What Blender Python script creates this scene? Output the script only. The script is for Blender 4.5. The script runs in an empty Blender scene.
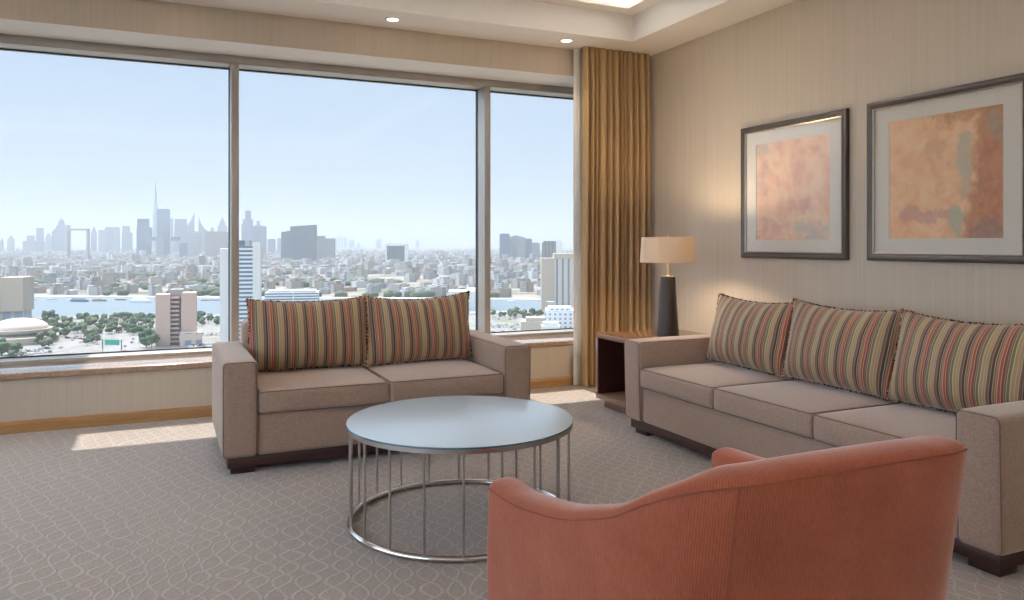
import bpy, bmesh, math, random
from mathutils import Vector, Matrix
R = random.Random(7)
sc = bpy.context.scene
COL = sc.collection
PI = math.pi

# ------------------------------------------------------------------ helpers
def nt(name):
    m = bpy.data.materials.new(name); m.use_nodes = True
    t = m.node_tree
    return m, t, t.nodes.get('Principled BSDF'), t.nodes.get('Material Output')

def N(t, kind, **kw):
    n = t.nodes.new(kind)
    for k, v in kw.items():
        if hasattr(n, k) and k not in ('inputs',):
            setattr(n, k, v)
    return n

def L(t, a, b): t.links.new(a, b)

def mathn(t, op, a, b=None, clamp=False):
    n = t.nodes.new('ShaderNodeMath'); n.operation = op; n.use_clamp = clamp
    for i, v in enumerate((a, b)):
        if v is None: continue
        if isinstance(v, (int, float)): n.inputs[i].default_value = v
        else: L(t, v, n.inputs[i])
    return n.outputs[0]

def mixc(t, f, a, b, mode='MIX'):
    n = t.nodes.new('ShaderNodeMix'); n.data_type = 'RGBA'; n.blend_type = mode
    if isinstance(f, (int, float)): n.inputs[0].default_value = f
    else: L(t, f, n.inputs[0])
    for i, v in ((6, a), (7, b)):
        if isinstance(v, (tuple, list)): n.inputs[i].default_value = (*v[:3], 1)
        else: L(t, v, n.inputs[i])
    return n.outputs[2]

def noise(t, vec, scale, detail=3, rough=.5):
    n = t.nodes.new('ShaderNodeTexNoise'); n.inputs['Scale'].default_value = scale
    n.inputs['Detail'].default_value = detail; n.inputs['Roughness'].default_value = rough
    if vec is not None: L(t, vec, n.inputs['Vector'])
    return n.outputs['Fac']

def mapping(t, vec, scale=(1, 1, 1), rot=(0, 0, 0), loc=(0, 0, 0)):
    n = t.nodes.new('ShaderNodeMapping')
    n.inputs['Scale'].default_value = scale; n.inputs['Rotation'].default_value = rot; n.inputs['Location'].default_value = loc
    L(t, vec, n.inputs['Vector']); return n.outputs[0]

def objco(t): return t.nodes.new('ShaderNodeTexCoord').outputs['Object']
def worldco(t): return t.nodes.new('ShaderNodeNewGeometry').outputs['Position']

def ramp(t, fac, stops, interp='LINEAR'):
    n = t.nodes.new('ShaderNodeValToRGB'); n.color_ramp.interpolation = interp
    el = n.color_ramp.elements
    while len(el) > 1: el.remove(el[-1])
    el[0].position = stops[0][0]; el[0].color = (*stops[0][1], 1)
    for p, c in stops[1:]:
        e = el.new(p); e.color = (*c, 1)
    L(t, fac, n.inputs[0]); return n.outputs[0]

def bump(t, h, strength=.3, dist=.01):
    n = t.nodes.new('ShaderNodeBump'); n.inputs['Strength'].default_value = strength; n.inputs['Distance'].default_value = dist
    L(t, h, n.inputs['Height']); return n.outputs[0]

def setc(p, c, rough=.6, metal=0., spec=.5):
    if isinstance(c, (tuple, list)): p.inputs['Base Color'].default_value = (*c[:3], 1)
    else: p.id_data.links.new(c, p.inputs['Base Color'])
    p.inputs['Roughness'].default_value = rough; p.inputs['Metallic'].default_value = metal
    p.inputs['Specular IOR Level'].default_value = spec

def plain(name, c, rough=.6, metal=0., var=.06, scale=30, spec=.5):
    m, t, p, o = nt(name)
    nz = noise(t, objco(t), scale)
    d = tuple(max(0, x * (1 - var)) for x in c); u = tuple(min(1, x * (1 + var)) for x in c)
    setc(p, mixc(t, nz, d, u), rough, metal, spec)
    return m

def tag(o, label=None, cat=None, group=None, kind=None):
    if label: o['label'] = label
    if cat: o['category'] = cat
    if group: o['group'] = group
    if kind: o['kind'] = kind
    return o

def obj(name, bm, mats, parent=None, smooth=True, loc=None, angle=40):
    me = bpy.data.meshes.new(name)
    bmesh.ops.recalc_face_normals(bm, faces=bm.faces[:])
    bm.to_mesh(me); bm.free()
    for m in (mats if isinstance(mats, (list, tuple)) else [mats]): me.materials.append(m)
    if smooth:
        me.polygons.foreach_set('use_smooth', [True] * len(me.polygons))
        try: me.set_sharp_from_angle(angle=math.radians(angle))
        except Exception: pass
    o = bpy.data.objects.new(name, me); COL.objects.link(o)
    if loc: o.location = loc
    if parent: o.parent = parent
    return o

def empty(name, loc=(0, 0, 0), rz=0):
    o = bpy.data.objects.new(name, None); COL.objects.link(o)
    o.empty_display_size = .1; o.location = loc; o.rotation_euler = (0, 0, rz); return o

def copy_tree(o, parent=None):
    c = o.copy(); COL.objects.link(c)
    if parent: c.parent = parent
    for ch in [x for x in o.children]: copy_tree(ch, c)
    return c

def box(bm, x0, x1, y0, y1, z0, z1, bev=0., seg=2, mat=0):
    r = bmesh.ops.create_cube(bm, size=1)
    vs = r['verts']
    for v in vs:
        v.co = Vector(((x0 + x1) / 2 + v.co.x * (x1 - x0), (y0 + y1) / 2 + v.co.y * (y1 - y0), (z0 + z1) / 2 + v.co.z * (z1 - z0)))
    fs = set(f for v in vs for f in v.link_faces)
    for f in fs: f.material_index = mat
    if bev > 0:
        es = list(set(e for v in vs for e in v.link_edges))
        bmesh.ops.bevel(bm, geom=es, offset=bev, segments=seg, affect='EDGES', profile=.5)
    return bm

def B(x0, x1, y0, y1, z0, z1, bev=0., seg=2):
    return box(bmesh.new(), x0, x1, y0, y1, z0, z1, bev, seg)

def tube(bm, pts, r, n=8, closed=False, mat=0):
    pts = [Vector(p) for p in pts]; rings = []
    m = len(pts); prev = None
    for i, p in enumerate(pts):
        a = pts[(i - 1) % m] if (closed or i > 0) else p
        b = pts[(i + 1) % m] if (closed or i < m - 1) else p
        d = (b - a).normalized()
        if prev is None:
            u = d.orthogonal().normalized()
        else:
            u = (prev - d * prev.dot(d))
            u = u.normalized() if u.length > 1e-6 else d.orthogonal().normalized()
        prev = u; w = d.cross(u)
        rr = r(i / max(1, m - 1)) if callable(r) else r
        rings.append([bm.verts.new(p + (u * math.cos(2 * PI * k / n) + w * math.sin(2 * PI * k / n)) * rr) for k in range(n)])
    for i in range(m if closed else m - 1):
        A, C = rings[i], rings[(i + 1) % m]
        off = 0
        if closed and i == m - 1:      # find the twist offset
            off = min(range(n), key=lambda o_: (A[0].co - C[o_].co).length)
        for k in range(n):
            f = bm.faces.new((A[k], A[(k + 1) % n], C[(k + 1 + off) % n], C[(k + off) % n])); f.material_index = mat
    if not closed:
        for Rg in (rings[0], rings[-1]):
            try: bm.faces.new(Rg).material_index = mat
            except ValueError: pass
    return bm

def lathe(bm, prof, n=48, c=(0, 0), mat=0, square=None):
    rings = []
    for r, z in prof:
        if r < 1e-6: rings.append([bm.verts.new((c[0], c[1], z))]); continue
        rings.append([bm.verts.new((c[0] + r * math.cos(2 * PI * k / n), c[1] + r * math.sin(2 * PI * k / n), z)) for k in range(n)])
    for A, C in zip(rings, rings[1:]):
        for k in range(n):
            a, b = A[k % len(A)], A[(k + 1) % len(A)]; d, e = C[(k + 1) % len(C)], C[k % len(C)]
            vs = []
            for v in (a, b, d, e):
                if v not in vs: vs.append(v)
            if len(vs) > 2: bm.faces.new(vs).material_index = mat
    return bm

def axis(a, b, r, n):
    r = min(r, (b - a) / 2 * .999)
    f = [0, .12, .35, .65, 1]
    l = [a + r * x for x in f]
    inner = [a + r + (b - a - 2 * r) * i / n for i in range(1, n)]
    return l + inner + [b - r * x for x in reversed(f)]

def soft_box(x0, x1, y0, y1, z0, z1, r, top=0., front=0., n=6, fn=None, bm=None):
    """a padded box: rounded edges of radius r, with the top and front faces puffed out"""
    bm = bm or bmesh.new()
    X, Y, Z = axis(x0, x1, r, n), axis(y0, y1, r, n), axis(z0, z1, r, n)
    D = {}
    def V(i, j, k):
        q = (i, j, k)
        if q in D: return D[q]
        p = Vector((X[i], Y[j], Z[k]))
        c = Vector((min(max(p.x, x0 + r), x1 - r), min(max(p.y, y0 + r), y1 - r), min(max(p.z, z0 + r), z1 - r)))
        d = p - c
        if d.length > 1e-9: p = c + d.normalized() * r
        u = (p.x - (x0 + x1) / 2) / ((x1 - x0) / 2); v = (p.y - (y0 + y1) / 2) / ((y1 - y0) / 2); w = (p.z - (z0 + z1) / 2) / ((z1 - z0) / 2)
        if top and w > 0: p.z += top * (1 - u ** 4) * (1 - v ** 4) * w
        if front and v < 0: p.y -= front * (1 - u ** 4) * (1 - w ** 2) * -v
        if fn: p = fn(p)
        D[q] = bm.verts.new(p); return D[q]
    a, b, c = len(X) - 1, len(Y) - 1, len(Z) - 1
    for i in range(a):
        for j in range(b):
            for k in (0, c): bm.faces.new((V(i, j, k), V(i + 1, j, k), V(i + 1, j + 1, k), V(i, j + 1, k)))
    for i in range(a):
        for k in range(c):
            for j in (0, b): bm.faces.new((V(i, j, k), V(i + 1, j, k), V(i + 1, j, k + 1), V(i, j, k + 1)))
    for j in range(b):
        for k in range(c):
            for i in (0, a): bm.faces.new((V(i, j, k), V(i, j + 1, k), V(i, j + 1, k + 1), V(i, j, k + 1)))
    return bm

def rrect(x0, x1, z0, z1, r, n=5):
    """points round a rounded rectangle (a, b)"""
    out = []
    for cx, cz, a0 in ((x1 - r, z1 - r, 0), (x0 + r, z1 - r, PI / 2), (x0 + r, z0 + r, PI), (x1 - r, z0 + r, 1.5 * PI)):
        for k in range(n + 1):
            a = a0 + PI / 2 * k / n
            out.append((cx + r * math.cos(a), cz + r * math.sin(a)))
    return out

# ------------------------------------------------------------------ materials
def wallpaper(name, c):
    m, t, p, o = nt(name)
    w = worldco(t)
    s1 = noise(t, mapping(t, w, (150, 150, 1.3)), 1, 3, .6)
    s2 = noise(t, mapping(t, w, (38, 38, .5)), 1, 2)
    s = mathn(t, 'ADD', mathn(t, 'MULTIPLY', s1, .65), mathn(t, 'MULTIPLY', s2, .35))
    col = ramp(t, s, [(.28, tuple(x * .89 for x in c)), (.5, c), (.72, tuple(min(1, x * 1.06) for x in c))])
    setc(p, col, .62, 0, .35)
    L(t, bump(t, s1, .12, .002), p.inputs['Normal'])
    return m
M = {}
M['wallpaper'] = wallpaper('wallpaper', (.60, .525, .435))
M['ceiling'] = plain('ceiling_paint', (.82, .80, .775), .85, scale=4, var=.015)
M['reveal'] = plain('reveal_paint', (.74, .72, .69), .7, scale=60, var=.03)

def carpet():
    m, t, p, o = nt('carpet')
    w = worldco(t)
    sep = t.nodes.new('ShaderNodeSeparateXYZ')
    warp = t.nodes.new('ShaderNodeTexNoise'); warp.inputs['Scale'].default_value = 2.6; warp.inputs['Detail'].default_value = 1
    L(t, w, warp.inputs['Vector'])
    ws = t.nodes.new('ShaderNodeVectorMath'); ws.operation = 'MULTIPLY_ADD'
    L(t, warp.outputs['Color'], ws.inputs[0]); ws.inputs[1].default_value = (.16, .20, 0); L(t, w, ws.inputs[2])
    L(t, mapping(t, ws.outputs[0], rot=(0, 0, math.radians(14))), sep.inputs[0])
    x, y = sep.outputs[0], sep.outputs[1]
    PX, PY = .086, .25
    sy = mathn(t, 'MULTIPLY', mathn(t, 'SINE', mathn(t, 'MULTIPLY', y, 2 * PI / PY)), 1.25)
    ax = mathn(t, 'MULTIPLY', x, PI / PX)
    l1 = mathn(t, 'ABSOLUTE', mathn(t, 'SINE', mathn(t, 'ADD', ax, sy)))
    l2 = mathn(t, 'ABSOLUTE', mathn(t, 'SINE', mathn(t, 'SUBTRACT', ax, sy)))
    d = mathn(t, 'MINIMUM', l1, l2)
    line = ramp(t, d, [(0, (1, 1, 1)), (.12, (1, 1, 1)), (.29, (0, 0, 0))])
    pile = noise(t, w, 85, 4, .85)
    mot = noise(t, mapping(t, w, (60, 140, 60)), 1, 3, .7)
    base = mixc(t, mot, (.28, .222, .18), (.42, .345, .29))
    lc = mixc(t, mot, (.49, .445, .415), (.57, .53, .50))
    brk = mathn(t, 'MULTIPLY', line, mathn(t, 'ADD', mathn(t, 'MULTIPLY', noise(t, w, 9, 2), .5), .38), True)
    col = mixc(t, brk, base, lc)
    col = mixc(t, mathn(t, 'MULTIPLY', ramp(t, pile, [(.40, (0, 0, 0)), (.60, (1, 1, 1))]), .5), col, (.15, .125, .11))
    setc(p, col, .95, 0, .1)
    p.inputs['Sheen Weight'].default_value = .5
    h = mathn(t, 'ADD', mathn(t, 'MULTIPLY', line, .6), pile)
    L(t, bump(t, h, .5, .004), p.inputs['Normal'])
    return m
M['carpet'] = carpet()

def wood(name, c1, c2, rough=.4, along='X', sc_=6):
    m, t, p, o = nt(name)
    s = {'X': (.6, 9, 9), 'Y': (9, .6, 9), 'Z': (9, 9, .6)}[along]
    v = mapping(t, objco(t), s)
    a = noise(t, v, sc_, 5, .65)
    g = ramp(t, a, [(.3, c1), (.7, c2)])
    setc(p, g, rough)
    p.inputs['Coat Weight'].default_value = .15
    L(t, bump(t, a, .08, .002), p.inputs['Normal'])
    return m
M['honey_wood'] = wood('honey_wood', (.33, .175, .07), (.46, .26, .11), .38)
M['brown_wood'] = wood('brown_wood', (.28, .18, .125), (.37, .245, .18), .3)
M['brown_wood_glossy'] = wood('brown_wood_glossy', (.20, .10, .06), (.28, .15, .09), .12)
M['dark_wood'] = wood('dark_wood', (.030, .012, .012), (.058, .024, .022), .3)
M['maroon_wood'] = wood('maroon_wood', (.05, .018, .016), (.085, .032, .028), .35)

def marble():
    m, t, p, o = nt('brown_marble')
    w = worldco(t)
    a = noise(t, w, 60, 6, .75); b = noise(t, w, 9, 3)
    c = ramp(t, a, [(.3, (.12, .065, .04)), (.48, (.30, .19, .125)), (.6, (.40, .27, .19)), (.75, (.55, .43, .33))])
    c = mixc(t, mathn(t, 'MULTIPLY', b, .4), c, (.62, .52, .42))
    setc(p, c, .12); p.inputs['Coat Weight'].default_value = .6; return m
M['marble'] = marble()
M['aluminium'] = plain('window_aluminium', (.40, .38, .355), .42, .35, var=.03)
M['gasket'] = plain('black_gasket', (.02, .03, .05), .6)

def glass_pane(name, tint, refl=.6):
    m, t, p, o = nt(name)
    t.nodes.remove(p)
    tr = t.nodes.new('ShaderNodeBsdfTransparent'); tr.inputs[0].default_value = (*tint, 1)
    gl = t.nodes.new('ShaderNodeBsdfGlossy'); gl.inputs['Roughness'].default_value = .02
    fr = t.nodes.new('ShaderNodeFresnel'); fr.inputs['IOR'].default_value = 1.45
    mx = t.nodes.new('ShaderNodeMixShader')
    L(t, mathn(t, 'MULTIPLY', fr.outputs[0], refl), mx.inputs[0])
    L(t, tr.outputs[0], mx.inputs[1]); L(t, gl.outputs[0], mx.inputs[2]); L(t, mx.outputs[0], o.inputs[0])
    return m
M['pane'] = glass_pane('window_glass', (.915, .93, .945), .14)
M['picture_glass'] = glass_pane('picture_glass', (.98, .98, .98), .06)

def fabric(name, c, warp=900, sheen=.55, c2=None, uv=False):
    m, t, p, o = nt(name)
    v = objco(t)
    a = noise(t, mapping(t, v, (1, 1, .35)), 240, 3, .8)
    b = noise(t, mapping(t, v, (.35, .35, 1)), 240, 3, .8)
    s = mathn(t, 'MULTIPLY', mathn(t, 'ADD', a, b), .5)
    big = noise(t, v, 5, 3)
    col = ramp(t, s, [(.34, tuple(x * .62 for x in c)), (.5, c), (.66, tuple(min(1, x * 1.35) for x in c))])
    col = mixc(t, mathn(t, 'MULTIPLY', big, .22), col, c2 or tuple(x * .8 for x in c))
    setc(p, col, .9, 0, .15)
    p.inputs['Sheen Weight'].default_value = sheen; p.inputs['Sheen Roughness'].default_value = .5
    p.inputs['Sheen Tint'].default_value = (1, .97, .95, 1)
    L(t, bump(t, s, .12, .002), p.inputs['Normal'])
    return m
M['sofa'] = fabric('taupe_weave', (.36, .258, .205))
M['piping'] = plain('dark_piping', (.17, .125, .10), .8)

def velvet():
    m, t, p, o = nt('salmon_velvet')
    uvn = t.nodes.new('ShaderNodeUVMap'); uvn.uv_map = 'uv'
    sep = t.nodes.new('ShaderNodeSeparateXYZ'); L(t, uvn.outputs[0], sep.inputs[0])
    rib = mathn(t, 'MULTIPLY', mathn(t, 'ADD', mathn(t, 'SINE', mathn(t, 'MULTIPLY', sep.outputs[0], 2 * PI / .0052)), 1), .5)
    v = objco(t)
    big = noise(t, v, 7, 4, .6); fine = noise(t, mapping(t, v, (1, 1, .4)), 180, 2)
    k = mathn(t, 'ADD', mathn(t, 'MULTIPLY', rib, .16), mathn(t, 'ADD', mathn(t, 'MULTIPLY', big, .45), mathn(t, 'MULTIPLY', fine, .3)))
    col = ramp(t, k, [(.2, (.23, .066, .037)), (.5, (.345, .107, .062)), (.8, (.46, .165, .102))])
    setc(p, col, .85, 0, .15)
    p.inputs['Sheen Weight'].default_value = .9; p.inputs['Sheen Roughness'].default_value = .3
    p.inputs['Sheen Tint'].default_value = (1, .80, .77, 1)
    L(t, bump(t, mathn(t, 'ADD', mathn(t, 'MULTIPLY', rib, .5), fine), .3, .002), p.inputs['Normal'])
    return m
M['velvet'] = velvet()
M['velvet_seam'] = plain('salmon_seam', (.25, .072, .045), .9)

def stripes():
    m, t, p, o = nt('striped_velvet')
    v = objco(t)
    sep = t.nodes.new('ShaderNodeSeparateXYZ'); L(t, v, sep.inputs[0])
    wob = mathn(t, 'MULTIPLY', noise(t, v, 8, 1), .006)
    info = t.nodes.new('ShaderNodeObjectInfo')
    ph = mathn(t, 'MULTIPLY', info.outputs['Random'], 1.0)
    f = mathn(t, 'FRACT', mathn(t, 'ADD', mathn(t, 'DIVIDE', mathn(t, 'ADD', sep.outputs[0], wob), .112), mathn(t, 'ADD', ph, 20)))
    cr, tan, br, nv, red, pl, gr, gd = (.50, .42, .32), (.34, .26, .165), (.155, .08, .05), (.028, .018, .026), (.38, .06, .022), (.15, .055, .05), (.12, .145, .065), (.40, .27, .12)
    st = [(0, red), (.085, cr), (.105, pl), (.19, tan), (.21, br), (.255, cr), (.275, gr), (.36, cr), (.40, gd), (.50, cr), (.52, tan), (.60, cr), (.625, br), (.715, tan), (.735, nv), (.83, cr), (.85, br), (.90, tan), (.93, (.33, .12, .07)), (.975, cr)]
    col = ramp(t, f, st, 'CONSTANT')
    nap = noise(t, mapping(t, v, (60, 60, 260)), 1, 2)
    col = mixc(t, mathn(t, 'MULTIPLY', nap, .25), col, (.25, .17, .10))
    setc(p, col, .6, 0, .3)
    p.inputs['Sheen Weight'].default_value = .35
    L(t, bump(t, nap, .25, .002), p.inputs['Normal'])
    return m
M['stripes'] = stripes()
def trimmat():
    m, t, p, o = nt('fringe_cord')
    g = t.nodes.new('ShaderNodeNewGeometry')
    col = ramp(t, g.outputs['Random Per Island'], [(0, (.03, .02, .02)), (.35, (.42, .30, .17)), (.55, (.30, .07, .03)), (.72, (.10, .10, .05)), (.85, (.55, .43, .28))], 'CONSTANT')
    setc(p, col, .9); return m
M['fringe'] = trimmat()

def curtain_mat():
    m, t, p, o = nt('gold_curtain')
    v = objco(t)
    a = noise(t, mapping(t, v, (3, 3, .5)), 1, 2)
    col = mixc(t, a, (.47, .32, .16), (.51, .35, .18))
    setc(p, col, .45, 0, .45)
    tl = t.nodes.new('ShaderNodeBsdfTranslucent'); tl.inputs[0].default_value = (.62, .40, .15, 1)
    mx = t.nodes.new('ShaderNodeMixShader'); mx.inputs[0].default_value = .18
    L(t, p.outputs[0], mx.inputs[1]); L(t, tl.outputs[0], mx.inputs[2]); L(t, mx.outputs[0], o.inputs[0])
    return m
M['curtain'] = curtain_mat()
def sheer_mat():
    m, t, p, o = nt('white_sheer')
    setc(p, (.88, .87, .84), .8)
    tl = t.nodes.new('ShaderNodeBsdfTranslucent'); tl.inputs[0].default_value = (.8, .78, .74, 1)
    mx = t.nodes.new('ShaderNodeMixShader'); mx.inputs[0].default_value = .3
    L(t, p.outputs[0], mx.inputs[1]); L(t, tl.outputs[0], mx.inputs[2]); L(t, mx.outputs[0], o.inputs[0])
    return m
M['sheer'] = sheer_mat()

M['steel'] = plain('brushed_steel', (.50, .47, .45), .28, 1., var=.05, scale=80)
M['chrome'] = plain('polished_steel', (.78, .77, .76), .12, 1., var=.02)
def tabletop_mat():
    m, t, p, o = nt('milky_glass_top')
    setc(p, mixc(t, noise(t, objco(t), 3), (.70, .86, .99), (.72, .88, 1.0)), .22, 0, .5); p.inputs['IOR'].default_value = 1.9
    p.inputs['Coat Weight'].default_value = .4; p.inputs['Coat Roughness'].default_value = .3; p.inputs['Coat IOR'].default_value = 1.7
    return m
M['tabletop'] = tabletop_mat()
M['glass_edge'] = plain('blue_glass_edge', (.07, .19, .27), .1)

def shade_mat():
    m, t, p, o = nt('linen_shade')
    v = objco(t)
    a = noise(t, mapping(t, v, (1, 1, .3)), 260, 2)
    col = mixc(t, a, (.70, .62, .53), (.80, .73, .64))
    setc(p, col, .85)
    tl = t.nodes.new('ShaderNodeBsdfTranslucent'); tl.inputs[0].default_value = (.80, .68, .53, 1)
    mx = t.nodes.new('ShaderNodeMixShader'); mx.inputs[0].default_value = .32
    L(t, p.outputs[0], mx.inputs[1]); L(t, tl.outputs[0], mx.inputs[2]); L(t, mx.outputs[0], o.inputs[0])
    return m
M['shade'] = shade_mat()
M['lamp_body'] = plain('dark_bronze_ceramic', (.038, .03, .027), .42, .25, var=.15)
M['brass'] = plain('satin_brass', (.62, .45, .24), .3, 1.)

def emis(name, c, s):
    m, t, p, o = nt(name); t.nodes.remove(p)
    e = t.nodes.new('ShaderNodeEmission'); e.inputs[0].default_value = (*c, 1); e.inputs[1].default_value = s
    L(t, e.outputs[0], o.inputs[0]); return m
M['bulb'] = emis('warm_bulb', (1, .78, .5), 9)
M['downbulb'] = emis('downlight_bulb', (1, .80, .55), 7)
M['pewter'] = plain('pewter_frame', (.09, .076, .068), .36, .6, var=.2, scale=40)
M['pewter_light'] = plain('pewter_bead', (.50, .44, .37), .3, .8, var=.1)
M['mat_board'] = plain('cream_mount', (.78, .74, .67), .8, var=.01)

def art(name, kind):
    m, t, p, o = nt(name)
    v = objco(t)      # x to the right in the picture, z up, both within about +-.34
    sep = t.nodes.new('ShaderNodeSeparateXYZ'); L(t, v, sep.inputs[0])
    x, z = sep.outputs[0], sep.outputs[2]
    def blob(cx, cz, rx, rz, seed, amp=1.0):
        dx = mathn(t, 'DIVIDE', mathn(t, 'SUBTRACT', x, cx), rx); dz = mathn(t, 'DIVIDE', mathn(t, 'SUBTRACT', z, cz), rz)
        r2 = mathn(t, 'ADD', mathn(t, 'MULTIPLY', dx, dx), mathn(t, 'MULTIPLY', dz, dz))
        nz = noise(t, mapping(t, v, loc=(seed, seed * .7, seed * 1.3)), 8, 9, .75)
        k = mathn(t, 'ADD', mathn(t, 'SUBTRACT', 1, r2), mathn(t, 'MULTIPLY', mathn(t, 'SUBTRACT', nz, .5), 9 * amp))
        return mathn(t, 'MULTIPLY', k, 1.4, True)
    n1 = noise(t, mapping(t, v, loc=(kind * 3, 0, 0)), 7, 9, .72)
    n2 = noise(t, mapping(t, v, loc=(5 + kind, 2, 0)), 14, 6, .7)
    if kind == 1:
        c = ramp(t, n1, [(.32, (.66, .28, .17)), (.44, (.84, .46, .28)), (.56, (.92, .62, .38)), (.70, (.86, .64, .46))])
        c = mixc(t, mathn(t, 'MULTIPLY', blob(.02, -.13, .16, .07, 3), .65), c, (.62, .23, .21))
        c = mixc(t, mathn(t, 'MULTIPLY', blob(.08, .12, .06, .06, 4), .55), c, (.66, .28, .25))
        c = mixc(t, mathn(t, 'MULTIPLY', blob(-.28, .05, .10, .16, 5), .6), c, (.45, .28, .25))
        c = mixc(t, mathn(t, 'MULTIPLY', blob(-.22, -.28, .22, .12, 6), .6), c, (.68, .30, .22))
        c = mixc(t, mathn(t, 'MULTIPLY', blob(.18, -.30, .20, .10, 7), .75), c, (.52, .51, .47))
        c = mixc(t, mathn(t, 'MULTIPLY', blob(-.27, .31, .12, .06, 8), .6), c, (.48, .45, .38))
    else:
        c = ramp(t, n1, [(.32, (.72, .33, .16)), (.46, (.86, .48, .25)), (.58, (.92, .60, .35)), (.7, (.84, .62, .44))])
        c = mixc(t, mathn(t, 'MULTIPLY', blob(-.10, -.20, .26, .05, 3), .6), c, (.50, .22, .22))
        c = mixc(t, mathn(t, 'MULTIPLY', blob(-.04, .22, .09, .13, 9), .5), c, (.62, .27, .15))
        right = mathn(t, 'MULTIPLY', mathn(t, 'ADD', mathn(t, 'SUBTRACT', x, mathn(t, 'ADD', mathn(t, 'MULTIPLY', z, .16), .13)), mathn(t, 'MULTIPLY', mathn(t, 'SUBTRACT', n2, .5), .25)), 14, True)
        c2 = ramp(t, n2, [(.3, (.34, .115, .05)), (.5, (.52, .19, .08)), (.7, (.55, .27, .14))])
        c = mixc(t, right, c, c2)
        c = mixc(t, mathn(t, 'MULTIPLY', blob(.13, .04, .05, .20, 11, .7), .85), c, (.50, .47, .35))
        c = mixc(t, mathn(t, 'MULTIPLY', blob(.08, -.26, .05, .09, 12, .7), .85), c, (.42, .47, .34))
        c = mixc(t, mathn(t, 'MULTIPLY', blob(.27, -.29, .12, .10, 13), .8), c, (.26, .15, .13))
        c = mixc(t, mathn(t, 'MULTIPLY', blob(.20, .33, .22, .05, 14), .7), c, (.48, .20, .07))
        c = mixc(t, mathn(t, 'MULTIPLY', blob(.30, .25, .06, .10, 15, .7), .5), c, (.25, .32, .26))
    c = mixc(t, mathn(t, 'MULTIPLY', noise(t, v, 30, 4, .7), .32), c, (.95, .80, .64))
    setc(p, c, .7); return m

# ------------------------------------------------------------------ the room
H0 = 1.2
HAZE = 1.25e-4
SUN_E = 8.2
WX, WY, CZ = 3.889, 5.739, 2.836        # right wall, window wall, ceiling soffit
LX, BY = -3.7, -3.4                      # left wall, back wall
GY0, GY1 = 6.15, 6.33                    # window frame, glass plane
HEAD, SILL = 2.609, .38
OX0, OX1 = -3.5, 3.62                    # window opening

def struct(name, bm, m, parent=None, **k):
    o = obj(name, bm, m, parent, **k)
    if parent is None: o['kind'] = 'structure'
    return o

struct('floor', B(LX, WX, BY, WY + .1, -.12, 0), M['carpet'], smooth=False)
struct('wall_right', B(WX, WX + .2, BY, 6.9, -.12, 3.4), M['wallpaper'], smooth=False)
bm = bmesh.new(); W2A, W2B = -1.2, 4.9
box(bm, LX - .3, LX, BY, W2A, -.12, 3.4); box(bm, LX - .3, LX, W2B, 6.9, -.12, 3.4)
box(bm, LX - .3, LX, W2A, W2B, -.12, .38); box(bm, LX - .3, LX, W2A, W2B, HEAD, 3.4)
struct('wall_left', bm, M['wallpaper'], smooth=False)
bm = bmesh.new()
box(bm, LX - .28, LX - .12, W2A, W2B, .38, .44); box(bm, LX - .28, LX - .12, W2A, W2B, HEAD - .06, HEAD)
for yy in (W2A + .03, .82, 2.86, W2B - .03): box(bm, LX - .28, LX - .12, yy - .03, yy + .03, .44, HEAD - .06)
w2 = struct('added_side_window', bm, M['aluminium'], smooth=False)  # side window added out of view to bring daylight into the room
obj('pane', B(LX - .205, LX - .195, W2A + .06, W2B - .06, .44, HEAD - .06), M['pane'], w2, smooth=False)
struct('wall_back', B(LX - .2, WX + .2, BY - .2, BY, -.12, 3.4), M['wallpaper'], smooth=False)
bm = bmesh.new()
box(bm, LX, WX, WY, 6.45, -.12, .335)                   # below the sill
box(bm, LX, WX, WY, 6.45, HEAD, 3.4)                    # above the window
box(bm, LX, OX0, WY, 6.45, .335, HEAD)
box(bm, OX1, WX, WY, 6.45, .335, HEAD)
w = struct('wall_window', bm, [M['wallpaper'], M['reveal']], smooth=False)
for pl in w.data.polygons:
    if abs(pl.normal.z) > .9 and abs(pl.center.z - HEAD) < .01: pl.material_index = 1
    if abs(pl.normal.x) > .9 and OX0 - .01 < pl.center.x < OX1 + .01: pl.material_index = 1
# unseen slab added outside to keep the sun off the left bays
struct('added_sun_slab', B(-5.2, -.478, 6.46, 8.0, 2.98, 3.14), M['reveal'], smooth=False)

# ceiling: soffit ring, tray with ledge, lit panel
TX0, TX1, TY0, TY1 = -2.9, 3.473, -2.6, 5.305
bm = bmesh.new()
box(bm, LX, WX, TY1, WY, CZ, 3.4); box(bm, LX, WX, BY, TY0, CZ, 3.4)
box(bm, LX, TX0, TY0, TY1, CZ, 3.4); box(bm, TX1, WX, TY0, TY1, CZ, 3.4)
box(bm, TX0 - .05, TX1 + .05, TY0 - .05, TY1 + .05, 3.22, 3.4)
LW = .13
box(bm, TX0, TX1, TY1 - LW, TY1, 3.05, 3.09); box(bm, TX0, TX1, TY0, TY0 + LW, 3.05, 3.09)
box(bm, TX0, TX0 + LW, TY0 + LW, TY1 - LW, 3.05, 3.09); box(bm, TX1 - LW, TX1, TY0 + LW, TY1 - LW, 3.05, 3.09)
struct('ceiling', bm, M['ceiling'], smooth=False)

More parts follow.
